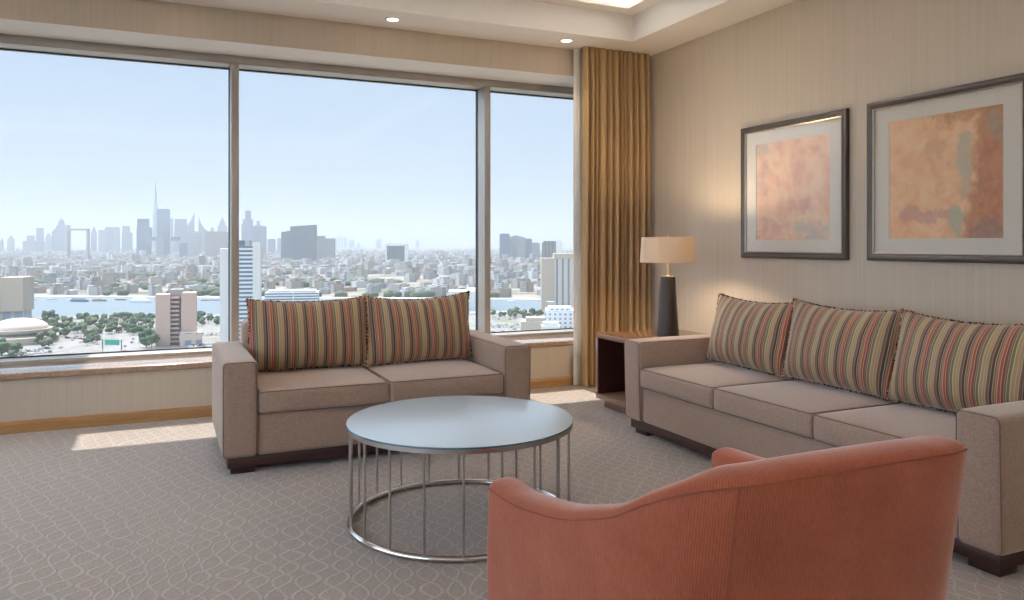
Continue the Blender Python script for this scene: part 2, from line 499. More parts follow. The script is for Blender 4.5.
# baseboards
def baseboard(name, along, a0, a1, wall, sgn):
    prof = [(0, 0), (.020, 0), (.020, .012), (.016, .018), (.016, .058), (.013, .064), (.013, .070), (.008, .076), (0, .076)]
    bm = bmesh.new(); ends = []
    for a in (a0, a1):
        ends.append([bm.verts.new((a, wall + sgn * d, z) if along == 'x' else (wall + sgn * d, a, z)) for d, z in prof])
    n = len(prof)
    for k in range(n): bm.faces.new((ends[0][k], ends[0][(k + 1) % n], ends[1][(k + 1) % n], ends[1][k]))
    for e in ends: bm.faces.new(e)
    return struct(name, bm, M['honey_wood'], smooth=False)
baseboard('baseboard_window', 'x', LX, WX, WY, -1)
baseboard('baseboard_right', 'y', BY, WY - .02, WX, -1)
baseboard('baseboard_left', 'y', BY, WY - .02, LX, 1)

# marble sill with a rounded nose
struct('trim_2', B(OX0, OX1, WY - .022, GY0 + .01, .338, SILL, .009, 3), M['marble'])

# the window
bm = bmesh.new()
zt, zb = 2.547, .40
box(bm, OX0, OX1, GY0, 6.40, zt, HEAD, .003); box(bm, OX0, OX1, GY0, 6.40, SILL - .04, zb, .003)
MULL = [-1.56, .495, 2.550]
for mx in MULL: box(bm, mx - .0275, mx + .0275, GY0, 6.37, zb - .01, zt + .01, .003)
for mx in (OX0 + .03, OX1 - .03): box(bm, mx - .03, mx + .03, GY0, 6.40, zb - .01, zt + .01)
win = struct('window_1', bm, M['aluminium'])
bm = bmesh.new()
xs = [OX0 + .06] + MULL + [OX1 - .06]
for i in range(len(xs) - 1):
    a = xs[i] + (.0275 if i else 0); b = xs[i + 1] - (.0275 if i + 1 < len(xs) - 1 else 0)
    for (x0, x1, z0, z1) in ((a, b, zt - .008, zt + .002), (a, b, zb - .002, zb + .008), (a - .001, a + .007, zb, zt), (b - .007, b + .001, zb, zt)):
        box(bm, x0, x1, GY1 - .012, GY1 + .012, z0, z1)
    obj('pane', B(a, b, GY1 - .003, GY1 + .003, zb, zt), M['pane'], win, smooth=False)
obj('gasket', bm, M['gasket'], win, smooth=False)

# ------------------------------------------------------------------ curtains
def cloth_strip(x0, x1, y, folds, amp, z0, z1, seed, fan=0., th=.004, bm=None):
    """a hanging pleated sheet; folds tighten toward the heading"""
    rr = random.Random(seed); bm = bm or bmesh.new()
    nx, nz = folds * 26, 22
    ph = [rr.uniform(-.5, .5) for _ in range(folds + 2)]; am = [rr.uniform(.8, 1.15) for _ in range(folds + 2)]
    F, Bk = [], []
    for k in range(nz + 1):
        s = k / nz; z = z0 + (z1 - z0) * s; row, rowb = [], []
        for i in range(nx + 1):
            u = i / nx; q = u * folds + (.26 * math.sin(13.5 * u + seed) + .14 * math.sin(31 * u + 1)) * min(1, 6 * u, 6 * (1 - u)); q = max(0, min(folds, q)); fi = int(min(q, folds - 1))
            fr = q - fi; A = am[fi] * (1 - fr) + am[fi + 1] * fr; P = ph[fi] * (1 - fr) + ph[fi + 1] * fr
            a = amp * A * (1 - .45 * max(0, s - .8) / .2)
            th_ = 2 * PI * q + P * (1 - s * .7)
            yy = y + a * (.6 - 1.2 * abs(math.sin(th_ / 2)) ** .5) + .003 * math.sin(5 * u + 4 * s)
            xx = x0 + (x1 - x0) * u + a * .05 * math.sin(th_) + fan * (1 - s) * (u - 1)
            row.append(bm.verts.new((xx, yy, z))); rowb.append(bm.verts.new((xx, yy + th, z)))
        F.append(row); Bk.append(rowb)
    for k in range(nz):
        for i in range(nx):
            bm.faces.new((F[k][i], F[k][i + 1], F[k + 1][i + 1], F[k + 1][i]))
            bm.faces.new((Bk[k][i], Bk[k + 1][i], Bk[k + 1][i + 1], Bk[k][i + 1]))
        bm.faces.new((F[k][0], F[k + 1][0], Bk[k + 1][0], Bk[k][0]))
        bm.faces.new((F[k][nx], Bk[k][nx], Bk[k + 1][nx], F[k + 1][nx]))
    for i in range(nx):
        bm.faces.new((F[0][i], Bk[0][i], Bk[0][i + 1], F[0][i + 1]))
        bm.faces.new((F[nz][i], F[nz][i + 1], Bk[nz][i + 1], Bk[nz][i]))
    return bm
cu = obj('curtain', cloth_strip(3.185, 3.845, 5.60, 12, .062, .012, CZ - .004, 5, fan=.01), M['curtain'])
tag(cu, 'golden tan pleated curtain hanging from ceiling to floor in the corner', 'curtain')
sh = obj('sheer_curtain', cloth_strip(3.135, 3.235, 5.675, 3, .014, .012, CZ - .004, 9), M['sheer'])
tag(sh, 'white sheer curtain gathered behind the left edge of the golden curtain', 'curtain')

# ------------------------------------------------------------------ downlights
DL = [(.09, 5.503), (1.531, 5.503), (2.97, 5.503), (-1.35, 5.503)]
def downlight():
    r = empty('downlight')
    bm = lathe(bmesh.new(), [(.042, .004), (.058, .003), (.060, 0), (.058, -.004), (.050, -.006), (.042, -.003), (.042, .004)], 40)
    obj('trim_ring', bm, M['ceiling'], r)
    bm = lathe(bmesh.new(), [(.0, -.0005), (.030, -.0008), (.041, -.002), (.042, .003)], 40)
    obj('lens', bm, M['downbulb'], r)
    return r
dl_labels = ['recessed downlight in the window soffit above the left of the two-seat sofa', 'recessed round downlight in the window soffit, left one of the two in view',
             'recessed round downlight in the soffit nearest the gold curtain', 'recessed downlight at the left end of the window soffit']
d0 = downlight()
for i, (x, y) in enumerate(DL):
    d = d0 if i == 0 else copy_tree(d0)
    d.location = (x, y, CZ - .001)
    tag(d, dl_labels[i], 'downlight', 'recessed downlights in the window soffit')

def light(kind, name, loc, power, color=(1, .9, .78), size=.1, rot=(0, 0, 0), size_y=None, spot=None, blend=.5):
    d = bpy.data.lights.new(name, kind); d.energy = power; d.color = color
    if kind == 'AREA':
        d.size = size
        if size_y: d.shape = 'RECTANGLE'; d.size_y = size_y
    elif kind == 'SUN': d.angle = size
    else: d.shadow_soft_size = size
    if spot: d.spot_size = spot; d.spot_blend = blend
    o = bpy.data.objects.new(name, d); COL.objects.link(o); o.location = loc; o.rotation_euler = rot; return o
for i, (x, y) in enumerate(DL):
    light('SPOT', 'downlight_lamp', (x, y, CZ - .03), 14, (1, .82, .6), .035, spot=math.radians(80), blend=.8)
for x in (-1.6, .4, 2.4):                     # fill spots added behind the camera, without fixtures
    light('SPOT', 'rear_fill', (x, -3.0, CZ - .03), 55, (1, .93, .85), .25, spot=math.radians(140), blend=.9)
# soft fill added along the tray ledge, shining up onto the ceiling panel
CW = (1, .94, .88); PWL = 11
midx, midy = (TX0 + TX1) / 2, (TY0 + TY1) / 2
light('AREA', 'cove_fill', (midx, TY1 - .06, 3.10), PWL * 6, CW, TX1 - TX0 - .2, (PI, 0, 0), .05)
light('AREA', 'cove_fill', (midx, TY0 + .06, 3.10), PWL * 6, CW, TX1 - TX0 - .2, (PI, 0, 0), .05)
light('AREA', 'cove_fill', (TX0 + .06, midy, 3.10), PWL * 6, CW, .05, (PI, 0, 0), TY1 - TY0 - .2)
light('AREA', 'cove_fill', (TX1 - .06, midy, 3.10), PWL * 6, CW, .05, (PI, 0, 0), TY1 - TY0 - .2)

# ------------------------------------------------------------------ sofas
def make_sofa(label, W, D, seats, lab_seat=None):
    AW, AH, B0, SZ = .175, .588, .092, .428
    r = empty('sofa'); tag(r, label, 'sofa')
    hw = W / 2
    for s in (-1, 1):
        x0, x1 = (-hw, -hw + AW) if s < 0 else (hw - AW, hw)
        def taper(p, s=s):
            k = (AH - p.z) / (AH - B0)
            return Vector((p.x, p.y + .012 * k * (1 if p.y < .3 else 0), p.z))
        a = obj('arm', soft_box(x0, x1, 0, D, B0, AH, .026, top=.004, n=8, fn=taper), M['sofa'], r, angle=60)
        bm = bmesh.new()
        pts = [(x, .006 + .012 * (AH - z) / (AH - B0), z) for x, z in rrect(x0 + .006, x1 - .006, B0 + .004, AH - .004, .02)]
        tube(bm, pts, .0022, 6, True)
        xi = x1 - .005 if s < 0 else x0 + .005
        tube(bm, [(xi, .02, AH - .006), (xi, D * .5, AH - .004), (xi, D - .02, AH - .006)], .002, 6)
        obj('piping', bm, M['piping'], a)
    x0, x1 = -hw + AW, hw - AW
    obj('seat_base', soft_box(x0 - .004, x1 + .004, .03, D - .08, B0, .318, .02, front=.006, n=6), M['sofa'], r, angle=60)
    obj('backrest', soft_box(x0 - .012, x1 + .012, D - .21, D, B0 + .01, .73, .05, n=6), M['sofa'], r, angle=60)
    sw = (x1 - x0) / seats
    for i in range(seats):
        a, b = x0 + i * sw + .003, x0 + (i + 1) * sw - .003
        c = obj('seat_cushion', soft_box(a, b, .004, D - .22, .309, SZ, .022, top=.016, front=.012, n=10), M['sofa'], r, angle=60)
        bm = bmesh.new()
        e = .007
        ya, yb = .008, D - .225
        for zz in (SZ - .004, .313):
            P = []
            for x, y in rrect(a + e, b - e, ya, yb, .02):
                u = (x - (a + b) / 2) / ((b - a) / 2)
                P.append((x, y - (.0045 * (1 - u ** 4) if y < .1 else 0), zz + (.001 if zz > .4 else 0)))
            # denser front edge
            tube(bm, P, .0026, 6, True)
        obj('piping', bm, M['piping'], c)
    bm = bmesh.new(); box(bm, -hw + .028, hw - .028, .04, D - .04, .036, B0 + .004, .004)
    obj('plinth', bm, M['dark_wood'], r)
    for sx in (-1, 1):
        for y0 in (.065, D - .165):
            xx = sx * (hw - .045); xa, xb = min(xx, xx - sx * .12), max(xx, xx - sx * .12)
            obj('foot', B(xa, xb, y0, y0 + .1, 0, .038, .003), M['dark_wood'], r)
    return r
s1 = make_sofa('two-seat taupe fabric sofa standing in front of the big window', 1.745, .93, 2)
s1.location = (1.147, 4.18, 0)
s2 = make_sofa('long three-seat taupe fabric sofa against the wall under the pictures', 2.43, .93, 3)
s2.location = (2.668, 2.972, 0); s2.rotation_euler = (0, 0, -PI / 2)

# ------------------------------------------------------------------ striped pillows
def pillow_mesh(W, H, T, seed):
    rr = random.Random(seed)
    bm = bmesh.new(); n, m = 40, 26
    dip = rr.uniform(.7, 1.1); sk = rr.uniform(-.012, .012)
    def pos(u, v, s):
        # outline: corners pulled out, sides bowed in
        ax = W / 2 * (u - .030 * u * (1 - v * v) * 1.6)
        az = H / 2 * (v - .055 * v * (1 - u * u) * (3.0 * dip if v > 0 else .35))
        prof = (max(0, 1 - abs(u) ** 2.6) ** .62) * (max(0, 1 - abs(v) ** 2.4) ** .60)
        t = T * prof * (1.12 - .22 * v)
        wr = .0035 * math.sin(9 * u + 3 * v + seed) * math.sin(5 * v + seed) * prof
        return Vector((ax + sk * v, s * (t + wr), az))
    edge = []
    G = {}
    for s in (-1, 1):
        for i in range(n + 1):
            for j in range(m + 1):
                u = math.sin(PI / 2 * (2 * i / n - 1)) * .5 + (2 * i / n - 1) * .5
                v = math.sin(PI / 2 * (2 * j / m - 1)) * .5 + (2 * j / m - 1) * .5
                e = i in (0, n) or j in (0, m)
                if e and s == 1: G[s, i, j] = G[-1, i, j]; continue
                G[s, i, j] = bm.verts.new(pos(u, v, s))
    for s in (-1, 1):
        for i in range(n):
            for j in range(m):
                bm.faces.new((G[s, i, j], G[s, i + 1, j], G[s, i + 1, j + 1], G[s, i, j + 1]))
    loop = [G[-1, i, 0].co.copy() for i in range(n + 1)] + [G[-1, n, j].co.copy() for j in range(1, m + 1)] + \
           [G[-1, i, m].co.copy() for i in range(n - 1, -1, -1)] + [G[-1, 0, j].co.copy() for j in range(m - 1, 0, -1)]
    # knotted cord along the edge
    tb = bmesh.new(); P = loop + [loop[0]]
    acc = 0
    for a, b in zip(P, P[1:]):
        d = (b - a).length; st = .0078
        while acc < d:
            c = a.lerp(b, acc / d)
            for q in range(2):
                off = Vector((rr.uniform(-.003, .003), rr.uniform(-.006, .006), rr.uniform(-.003, .003)))
                r_ = bmesh.ops.create_icosphere(tb, subdivisions=1, radius=rr.uniform(.0042, .0066))
                for v in r_['verts']: v.co += c + off
            acc += st
        acc -= d
    return bm, tb
def place_pillow(W, H, T, seed, loc, rz, lean, roll, label, group):
    bm, tb = pillow_mesh(W, H, T, seed)
    o = obj('throw_pillow', bm, M['stripes'], angle=80)
    f = obj('fringe', tb, M['fringe'], o, smooth=True)
    o.rotation_mode = 'XYZ'
    o.matrix_world = Matrix.Translation(loc) @ Matrix.Rotation(rz, 4, 'Z') @ Matrix.Rotation(-lean, 4, 'X') @ Matrix.Rotation(roll, 4, 'Y') @ Matrix.Translation((0, 0, H / 2))
    tag(o, label, 'pillow', group)
    return o
G1, G2 = 'striped pillows on the two-seat sofa', 'striped pillows on the three-seat sofa'
place_pillow(.725, .425, .085, 1, (.803, 4.70, .452), 0, math.radians(12), 0, 'striped fringed pillow at the left end of the two-seat sofa', G1)
place_pillow(.70, .43, .085, 2, (1.495, 4.69, .452), 0, math.radians(12), math.radians(-1), 'striped fringed pillow at the right end of the two-seat sofa', G1)
place_pillow(.68, .425, .09, 3, (3.165, 3.645, .455), -PI / 2, math.radians(13), math.radians(1), 'striped pillow at the far end of the long sofa, nearest the lamp', G2)
place_pillow(.70, .435, .09, 4, (3.16, 2.965, .455), -PI / 2 + .03, math.radians(13), math.radians(1), 'striped pillow in the middle of the long sofa', G2)
place_pillow(.70, .435, .09, 5, (3.16, 2.27, .455), -PI / 2 + .03, math.radians(13), 0, 'striped pillow at the near right end of the long sofa', G2)

# ------------------------------------------------------------------ coffee table
TC = (1.184, 3.163); TR = .490; TZ = .438
tb = empty('coffee_table', (TC[0], TC[1], 0)); tag(tb, 'round coffee table with pale blue glass top on a cage of thin steel rods', 'table')
bm = lathe(bmesh.new(), [(0, TZ), (TR - .006, TZ), (TR - .002, TZ - .001), (TR - .001, TZ - .0025)], 128)
obj('tabletop', bm, M['tabletop'], tb, angle=60)
bm = lathe(bmesh.new(), [(TR - .001, TZ - .0025), (TR, TZ - .004), (TR, TZ - .008), (TR - .003, TZ - .010), (0, TZ - .010)], 128)
obj('glass_edge', bm, M['glass_edge'], tb)
bm = lathe(bmesh.new(), [(0, TZ - .011), (TR - .004, TZ - .011), (TR - .003, TZ - .028), (TR - .022, TZ - .028), (TR - .022, TZ - .014), (0, TZ - .014)], 128)
obj('top_rim', bm, M['steel'], tb)
bm = bmesh.new(); tube(bm, [((TR - .014) * math.cos(2 * PI * k / 128), (TR - .014) * math.sin(2 * PI * k / 128), .0128) for k in range(128)], .0128, 12, True)
obj('base_ring', bm, M['chrome'], tb)
th0 = math.atan2(-(1.178 * .0 + .911), -.412)   # toward the camera from the table
rod0 = None
for k in range(20):
    a = math.radians(-114.3 + 5 + 18 * k)
    p = ((TR - .014) * math.cos(a), (TR - .014) * math.sin(a))
    if rod0 is None:
        bm = tube(bmesh.new(), [(0, 0, .018), (0, 0, TZ - .02)], .0056, 12)
        rod0 = obj('rod', bm, M['steel'], tb); o = rod0
    else:
        o = rod0.copy(); COL.objects.link(o); o.parent = tb
    o.location = (p[0], p[1], 0)

# ------------------------------------------------------------------ end table + lamp
EX0, EX1, EY0, EY1, EZ0, EZ1 = 2.905, 3.60, 4.24, 4.93, .062, .54
et = empty('end_table', ((EX0 + EX1) / 2, (EY0 + EY1) / 2, 0)); tag(et, 'brown wooden box side table with an open front, in the corner by the curtain', 'side table')
cx, cy = et.location.x, et.location.y
def eb(x0, x1, y0, y1, z0, z1, bev=.002): return B(x0 - cx, x1 - cx, y0 - cy, y1 - cy, z0, z1, bev)
T_ = .026
obj('top_panel', eb(EX0, EX1, EY0, EY1, EZ1 - .032, EZ1), M['brown_wood_glossy'], et)
obj('bottom_panel', eb(EX0, EX1, EY0, EY1, EZ0, EZ0 + .034), M['brown_wood'], et)
obj('side_panel', eb(EX0, EX1, EY1 - T_, EY1, EZ0 + .034, EZ1 - .032), M['brown_wood'], et)
obj('side_panel', eb(EX0, EX1, EY0, EY0 + T_, EZ0 + .034, EZ1 - .032), M['brown_wood'], et)
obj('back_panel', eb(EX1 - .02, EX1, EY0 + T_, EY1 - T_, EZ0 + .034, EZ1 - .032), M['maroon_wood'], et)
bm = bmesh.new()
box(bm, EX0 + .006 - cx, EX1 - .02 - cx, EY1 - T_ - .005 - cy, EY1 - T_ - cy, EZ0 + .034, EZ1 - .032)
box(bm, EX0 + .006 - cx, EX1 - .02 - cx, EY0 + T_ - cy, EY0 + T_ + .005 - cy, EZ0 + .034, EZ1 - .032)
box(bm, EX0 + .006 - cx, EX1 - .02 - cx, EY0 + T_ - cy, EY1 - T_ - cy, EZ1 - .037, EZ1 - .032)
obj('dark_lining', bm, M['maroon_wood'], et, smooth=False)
obj('plinth', eb(EX0 + .045, EX1 - .045, EY0 + .045, EY1 - .045, 0, EZ0), M['brown_wood'], et)

lp = empty('table_lamp', (3.31, 4.60, EZ1)); tag(lp, 'table lamp with tapered dark bronze base and lit drum shade on the side table', 'lamp')
bm = lathe(bmesh.new(), [(0, 0), (.078, 0), (.0795, .004), (.0785, .012), (.053, .415), (.051, .421), (.045, .423), (0, .423)], 64)
obj('lamp_base', bm, M['lamp_body'], lp)
bm = lathe(bmesh.new(), [(0, .423), (.012, .423), (.012, .427), (.0085, .43), (.0085, .56), (.006, .57), (.006, .700), (.010, .703), (.010, .712), (.004, .718), (0, .72)], 24)
obj('stem', bm, M['brass'], lp)
zs0, zs1 = .520, .702
bm = lathe(bmesh.new(), [(.197, zs0), (.199, zs0 + .002), (.186, zs1 - .002), (.184, zs1), (.182, zs1), (.195, zs0), (.197, zs0)], 96)
obj('lamp_shade', bm, M['shade'], lp)
bm = bmesh.new()
for k in range(3):
    a = 2 * PI * k / 3 + .4; tube(bm, [(0, 0, zs1 - .004), (.183 * math.cos(a), .183 * math.sin(a), zs1 - .004)], .0022, 6)
obj('shade_spider', bm, M['brass'], lp)
bm = lathe(bmesh.new(), [(0, .575), (.014, .578), (.028, .60), (.030, .62), (.020, .645), (0, .655)], 24)
obj('bulb', bm, M['bulb'], lp)
light('POINT', 'lamp_glow', (3.31, 4.60, EZ1 + .615), 55, (1, .74, .46), .04)

# ------------------------------------------------------------------ pictures
def picture(y_hi, y_lo, z0, z1, kind, label):
    W, Hh = y_hi - y_lo, z1 - z0
    r = empty('framed_picture', (WX - .001, (y_hi + y_lo) / 2, z0), -PI / 2); tag(r, label, 'picture', 'framed abstract prints on the wall')
    # local x = to the viewer's right, local y = into the wall, z up
    hw = W / 2; bm = bmesh.new()
    prof = [(0, 0), (0, -.022), (.004, -.029), (.012, -.032), (.022, -.031), (.030, -.026), (.037, -.022), (.040, -.022), (.042, -.0175), (.042, 0)]
    C4 = [(-hw, 0, 1, 1), (hw, 0, -1, 1), (hw, Hh, -1, -1), (-hw, Hh, 1, -1)]
    rings = [[bm.verts.new((x + sx * d, dep, z + sz * d)) for d, dep in prof] for x, z, sx, sz in C4]
    n = len(prof)
    for i in range(4):
        for k in range(n): bm.faces.new((rings[i][k], rings[i][(k + 1) % n], rings[(i + 1) % 4][(k + 1) % n], rings[(i + 1) % 4][k]))
    obj('frame', bm, M['pewter'], r, angle=30)
    bm = bmesh.new(); prof = [(.0405, -.0235), (.043, -.0255), (.046, -.0235), (.0475, -.018), (.0475, -.012), (.0405, -.012)]
    rings = [[bm.verts.new((x + sx * d, dep, z + sz * d)) for d, dep in prof] for x, z, sx, sz in C4]
    n = len(prof)
    for i in range(4):
        for k in range(n): bm.faces.new((rings[i][k], rings[i][(k + 1) % n], rings[(i + 1) % 4][(k + 1) % n], rings[(i + 1) % 4][k]))
    obj('inner_bead', bm, M['pewter_light'], r, angle=30)
    obj('backing', B(-hw + .01, hw - .01, -.006, -.001, .01, Hh - .01), M['mat_board'], r, smooth=False)
    a0, b0 = .145, .130
    bm = bmesh.new()
    box(bm, -hw + .04, hw - .04, -.012, -.006, .04, b0); box(bm, -hw + .04, hw - .04, -.012, -.006, Hh - .135, Hh - .04)
    box(bm, -hw + .04, -hw + a0, -.012, -.006, b0, Hh - .135); box(bm, hw - a0, hw - .04, -.012, -.006, b0, Hh - .135)
    obj('mount', bm, M['mat_board'], r, smooth=False)
    zc = (b0 + Hh - .135) / 2
    bm = B(-hw + a0 - .004, hw - a0 + .004, -.0085, -.006, -(Hh - b0 - .135) / 2 - .004, (Hh - b0 - .135) / 2 + .004)
    ar = obj('print', bm, art('abstract_print_%d' % kind, kind), r, smooth=False); ar.location = (0, 0, zc)
    obj('glazing', B(-hw + .043, hw - .043, -.0155, -.0135, .043, Hh - .043), M['picture_glass'], r, smooth=False)
    return r
picture(4.470, 3.508, 1.093, 2.037, 1, 'framed pale peach abstract print, the left one, nearer the lamp')
picture(3.358, 2.392, 1.096, 2.040, 2, 'framed orange and green abstract print, the right one')

# ------------------------------------------------------------------ armchair
def catmull(P, n):
    out = []
    Q = [tuple(2 * a - b for a, b in zip(P[0], P[1]))] + list(P) + [tuple(2 * a - b for a, b in zip(P[-1], P[-2]))]
    for i in range(1, len(Q) - 2):
        for k in range(n):
            t = k / n
            out.append(tuple(.5 * ((2 * b) + (-a + c) * t + (2 * a - 5 * b + 4 * c - d) * t * t + (-a + 3 * b - 3 * c + d) * t ** 3)
                             for a, b, c, d in zip(Q[i - 1], Q[i], Q[i + 1], Q[i + 2])))
    out.append(tuple(P[-1])); return out
CX = 1.112
ch = empty('armchair', (CX, 1.38, 0)); tag(ch, 'salmon pink upholstered tub armchair seen from behind, nearest the camera', 'armchair')
half = [(.730, 1.745, .608, 0), (.729, 1.62, .612, 0), (.729, 1.50, .630, .0), (.729, 1.39, .652, .03), (.730, 1.29, .682, .10), (.735, 1.19, .718, .25),
        (.750, 1.11, .762, .5), (.782, 1.040, .796, .8), (.830, .996, .812, 1), (.90, .972, .818, 1), (1.0, .958, .824, 1), (CX, .953, .826, 1)]
full = half + [(2 * CX - x + .02 * r, y, z, r) for x, y, z, r in reversed(half[:-1])]
path = [(x - CX, y - 1.38, z, r) for x, y, z, r in catmull(full, 6)]
nP = len(path)
def sect(i):
    a = path[max(0, i - 1)]; b = path[min(nP - 1, i + 1)]
    d = Vector((b[0] - a[0], b[1] - a[1])).normalized()
    inn = Vector((-d.y, d.x))           # inward (the path runs left arm -> back -> right arm)
    x, y, z, rk = path[i]
    TH = .084 + .008 * rk
    pts = []
    ZB = .20
    def P(off, zz):
        k = max(0, z - zz)
        fl = -.006 * math.sin(PI * min(1, max(0, (zz - ZB) / (z - ZB)))) * (1 if off < .02 else 0)
        q = Vector((x, y)) + inn * (off + fl)
        return Vector((q.x, q.y + rk * .17 * k, zz))
    for s in range(9): pts.append((P(0, ZB + (z - .012 - ZB) * s / 8), 's'))
    for s in range(1, 8):
        a_ = PI * s / 8
        pts.append((P(TH / 2 * (1 - math.cos(a_)), z - .012 + (.024 - .004 * rk) * math.sin(a_) ** .7), 't'))
    zi = .36
    for s in range(7): pts.append((P(TH, z - .012 - (z - .012 - zi) * s / 6), 'i'))
    return pts
bm = bmesh.new(); uvl = bm.loops.layers.uv.new('uv')
cols = [sect(i) for i in range(nP)]
for tname, idx0, idx1 in (('lo', 0, 1),):
    pass
# rounded arm fronts: extra shrinking sections beyond the ends
def endcaps(c, dirn, K=5, r=.022):
    out = []
    cen = sum((p for p, _ in c), Vector()) / len(c)
    for k in range(1, K + 1):
        a = PI / 2 * k / K
        f = 1 - (1 - math.cos(a)) * r / .05
        out.append([(Vector((cen.x + (p.x - cen.x) * f, p.y + dirn * r * math.sin(a), p.z - (1 - math.cos(a)) * r * .9 * max(0, (p.z - .3)) / .3)), s) for p, s in c])
    return out
A = endcaps(cols[0], 1); Z_ = endcaps(cols[-1], 1)
cols = list(reversed(A)) + cols + Z_
arc = [0]
for a, b in zip(cols, cols[1:]): arc.append(arc[-1] + (a[8][0] - b[8][0]).length)
V = [[bm.verts.new(p) for p, _ in c] for c in cols]
m_ = len(V[0])
vh = [0]
for k in range(1, m_): vh.append(vh[-1] + (cols[nP // 2][k][0] - cols[nP // 2][k - 1][0]).length)
for i in range(len(V) - 1):
    for k in range(m_ - 1):
        f = bm.faces.new((V[i][k], V[i + 1][k], V[i + 1][k + 1], V[i][k + 1]))
        for l in f.loops:
            ii = i if l.vert in (V[i][k], V[i][k + 1]) else i + 1
            kk = k if l.vert in (V[i][k], V[i + 1][k]) else k + 1
            l[uvl].uv = (arc[ii], vh[kk])
    f = bm.faces.new((V[i][m_ - 1], V[i + 1][m_ - 1], V[i + 1][0], V[i][0]))
for e in (V[0], V[-1]):
    try: bm.faces.new(e)
    except ValueError: pass
shell = obj('backrest', bm, M['velvet'], ch, angle=75)
# stitched seams: along the outer top edge and down the two rear corners
bm = bmesh.new()
tube(bm, [cols[i][8][0] + Vector((0, 0, .001)) for i in range(3, len(cols) - 3)], .0022, 5)
for px_ in (.85,):
    i = min(range(5, len(cols) - 5), key=lambda i: abs(cols[i][8][0].x + CX - px_) + (0 if cols[i][8][0].y < -.2 else 9))
    tube(bm, [cols[i][k][0] for k in range(9)], .0016, 5)
obj('seam', bm, M['velvet_seam'], shell)
def uvbox(o):
    me = o.data; u = me.uv_layers.new(name='uv')
    for pl in me.polygons:
        for li in pl.loop_indices:
            c = me.vertices[me.loops[li].vertex_index].co
            u.data[li].uv = (c.x + c.y * .3, c.z + c.y)
seat = obj('seat_cushion', soft_box(-.295, .295, -.28, .395, .27, .44, .035, top=.02, n=8), M['velvet'], ch, angle=70); uvbox(seat)
sb = obj('seat_frame', soft_box(-.30, .30, -.27, .355, .20, .285, .015, n=4), M['velvet'], ch, angle=70); uvbox(sb)
for sx in (-1, 1):
    for yy in (-.27, .30):
        bm = bmesh.new(); bx = sx * .325
        lathe(bm, [(0, 0), (.015, 0), (.017, .004), (.026, .205), (0, .205)], 16, (bx, yy))
        obj('leg', bm, M['dark_wood'], ch)

#CITY_START
# ------------------------------------------------------------------ the city, ninety metres below and out to the horizon
YAW = math.atan(349 / 772); GZ = -90.
FW = Vector((math.sin(YAW), math.cos(YAW))); RT = Vector((FW.y, -FW.x))
def place(bearing, D):
    """ground point D metres ahead; bearing as the tangent of the angle off the room's axis"""
    v = FW * D + RT * (bearing * D); return v.x, v.y
def bp(px): return (px - 512) / 772
def gp(px, py):                      # a spot on the ground along a line of sight
    D = (H0 - GZ) * 772 / (py - 243); return (*place(bp(px), D), D)

def facade(name, wall, glass, fh=3.6, bay=4.2, wz=.55, wx=.6, rough=.5, vert=False, var=0.):
    m, t, p, o = nt(name)
    w = worldco(t); ob = objco(t)
    sp = t.nodes.new('ShaderNodeSeparateXYZ'); L(t, w, sp.inputs[0])
    geo = t.nodes.new('ShaderNodeNewGeometry'); nz = t.nodes.new('ShaderNodeSeparateXYZ'); L(t, geo.outputs['Normal'], nz.inputs[0])
    side = mathn(t, 'LESS_THAN', mathn(t, 'ABSOLUTE', nz.outputs[2]), .5)
    so = t.nodes.new('ShaderNodeSeparateXYZ'); L(t, ob, so.inputs[0])
    h = mathn(t, 'ADD', so.outputs[0], so.outputs[1])
    a = mathn(t, 'LESS_THAN', mathn(t, 'FRACT', mathn(t, 'DIVIDE', mathn(t, 'ADD', sp.outputs[2], 200), fh)), wz)
    b = mathn(t, 'LESS_THAN', mathn(t, 'FRACT', mathn(t, 'DIVIDE', mathn(t, 'ADD', h, 500), bay)), wx)
    win = b if vert else mathn(t, 'MULTIPLY', a, b)
    wc = wall
    if var:
        info = t.nodes.new('ShaderNodeObjectInfo')
        rnd = info.outputs['Random'] if var > 0 else geo.outputs['Random Per Island']
        wc = ramp(t, rnd, [(0, (.31, .27, .23)), (.18, (.38, .375, .36)), (.36, (.31, .245, .195)), (.43, (.49, .485, .48)), (.66, (.35, .31, .26)), (.80, (.27, .275, .28)), (.9, (.42, .38, .33))], 'CONSTANT')
    c = mixc(t, mathn(t, 'MULTIPLY', win, side), wc, glass)
    setc(p, c, rough); return m
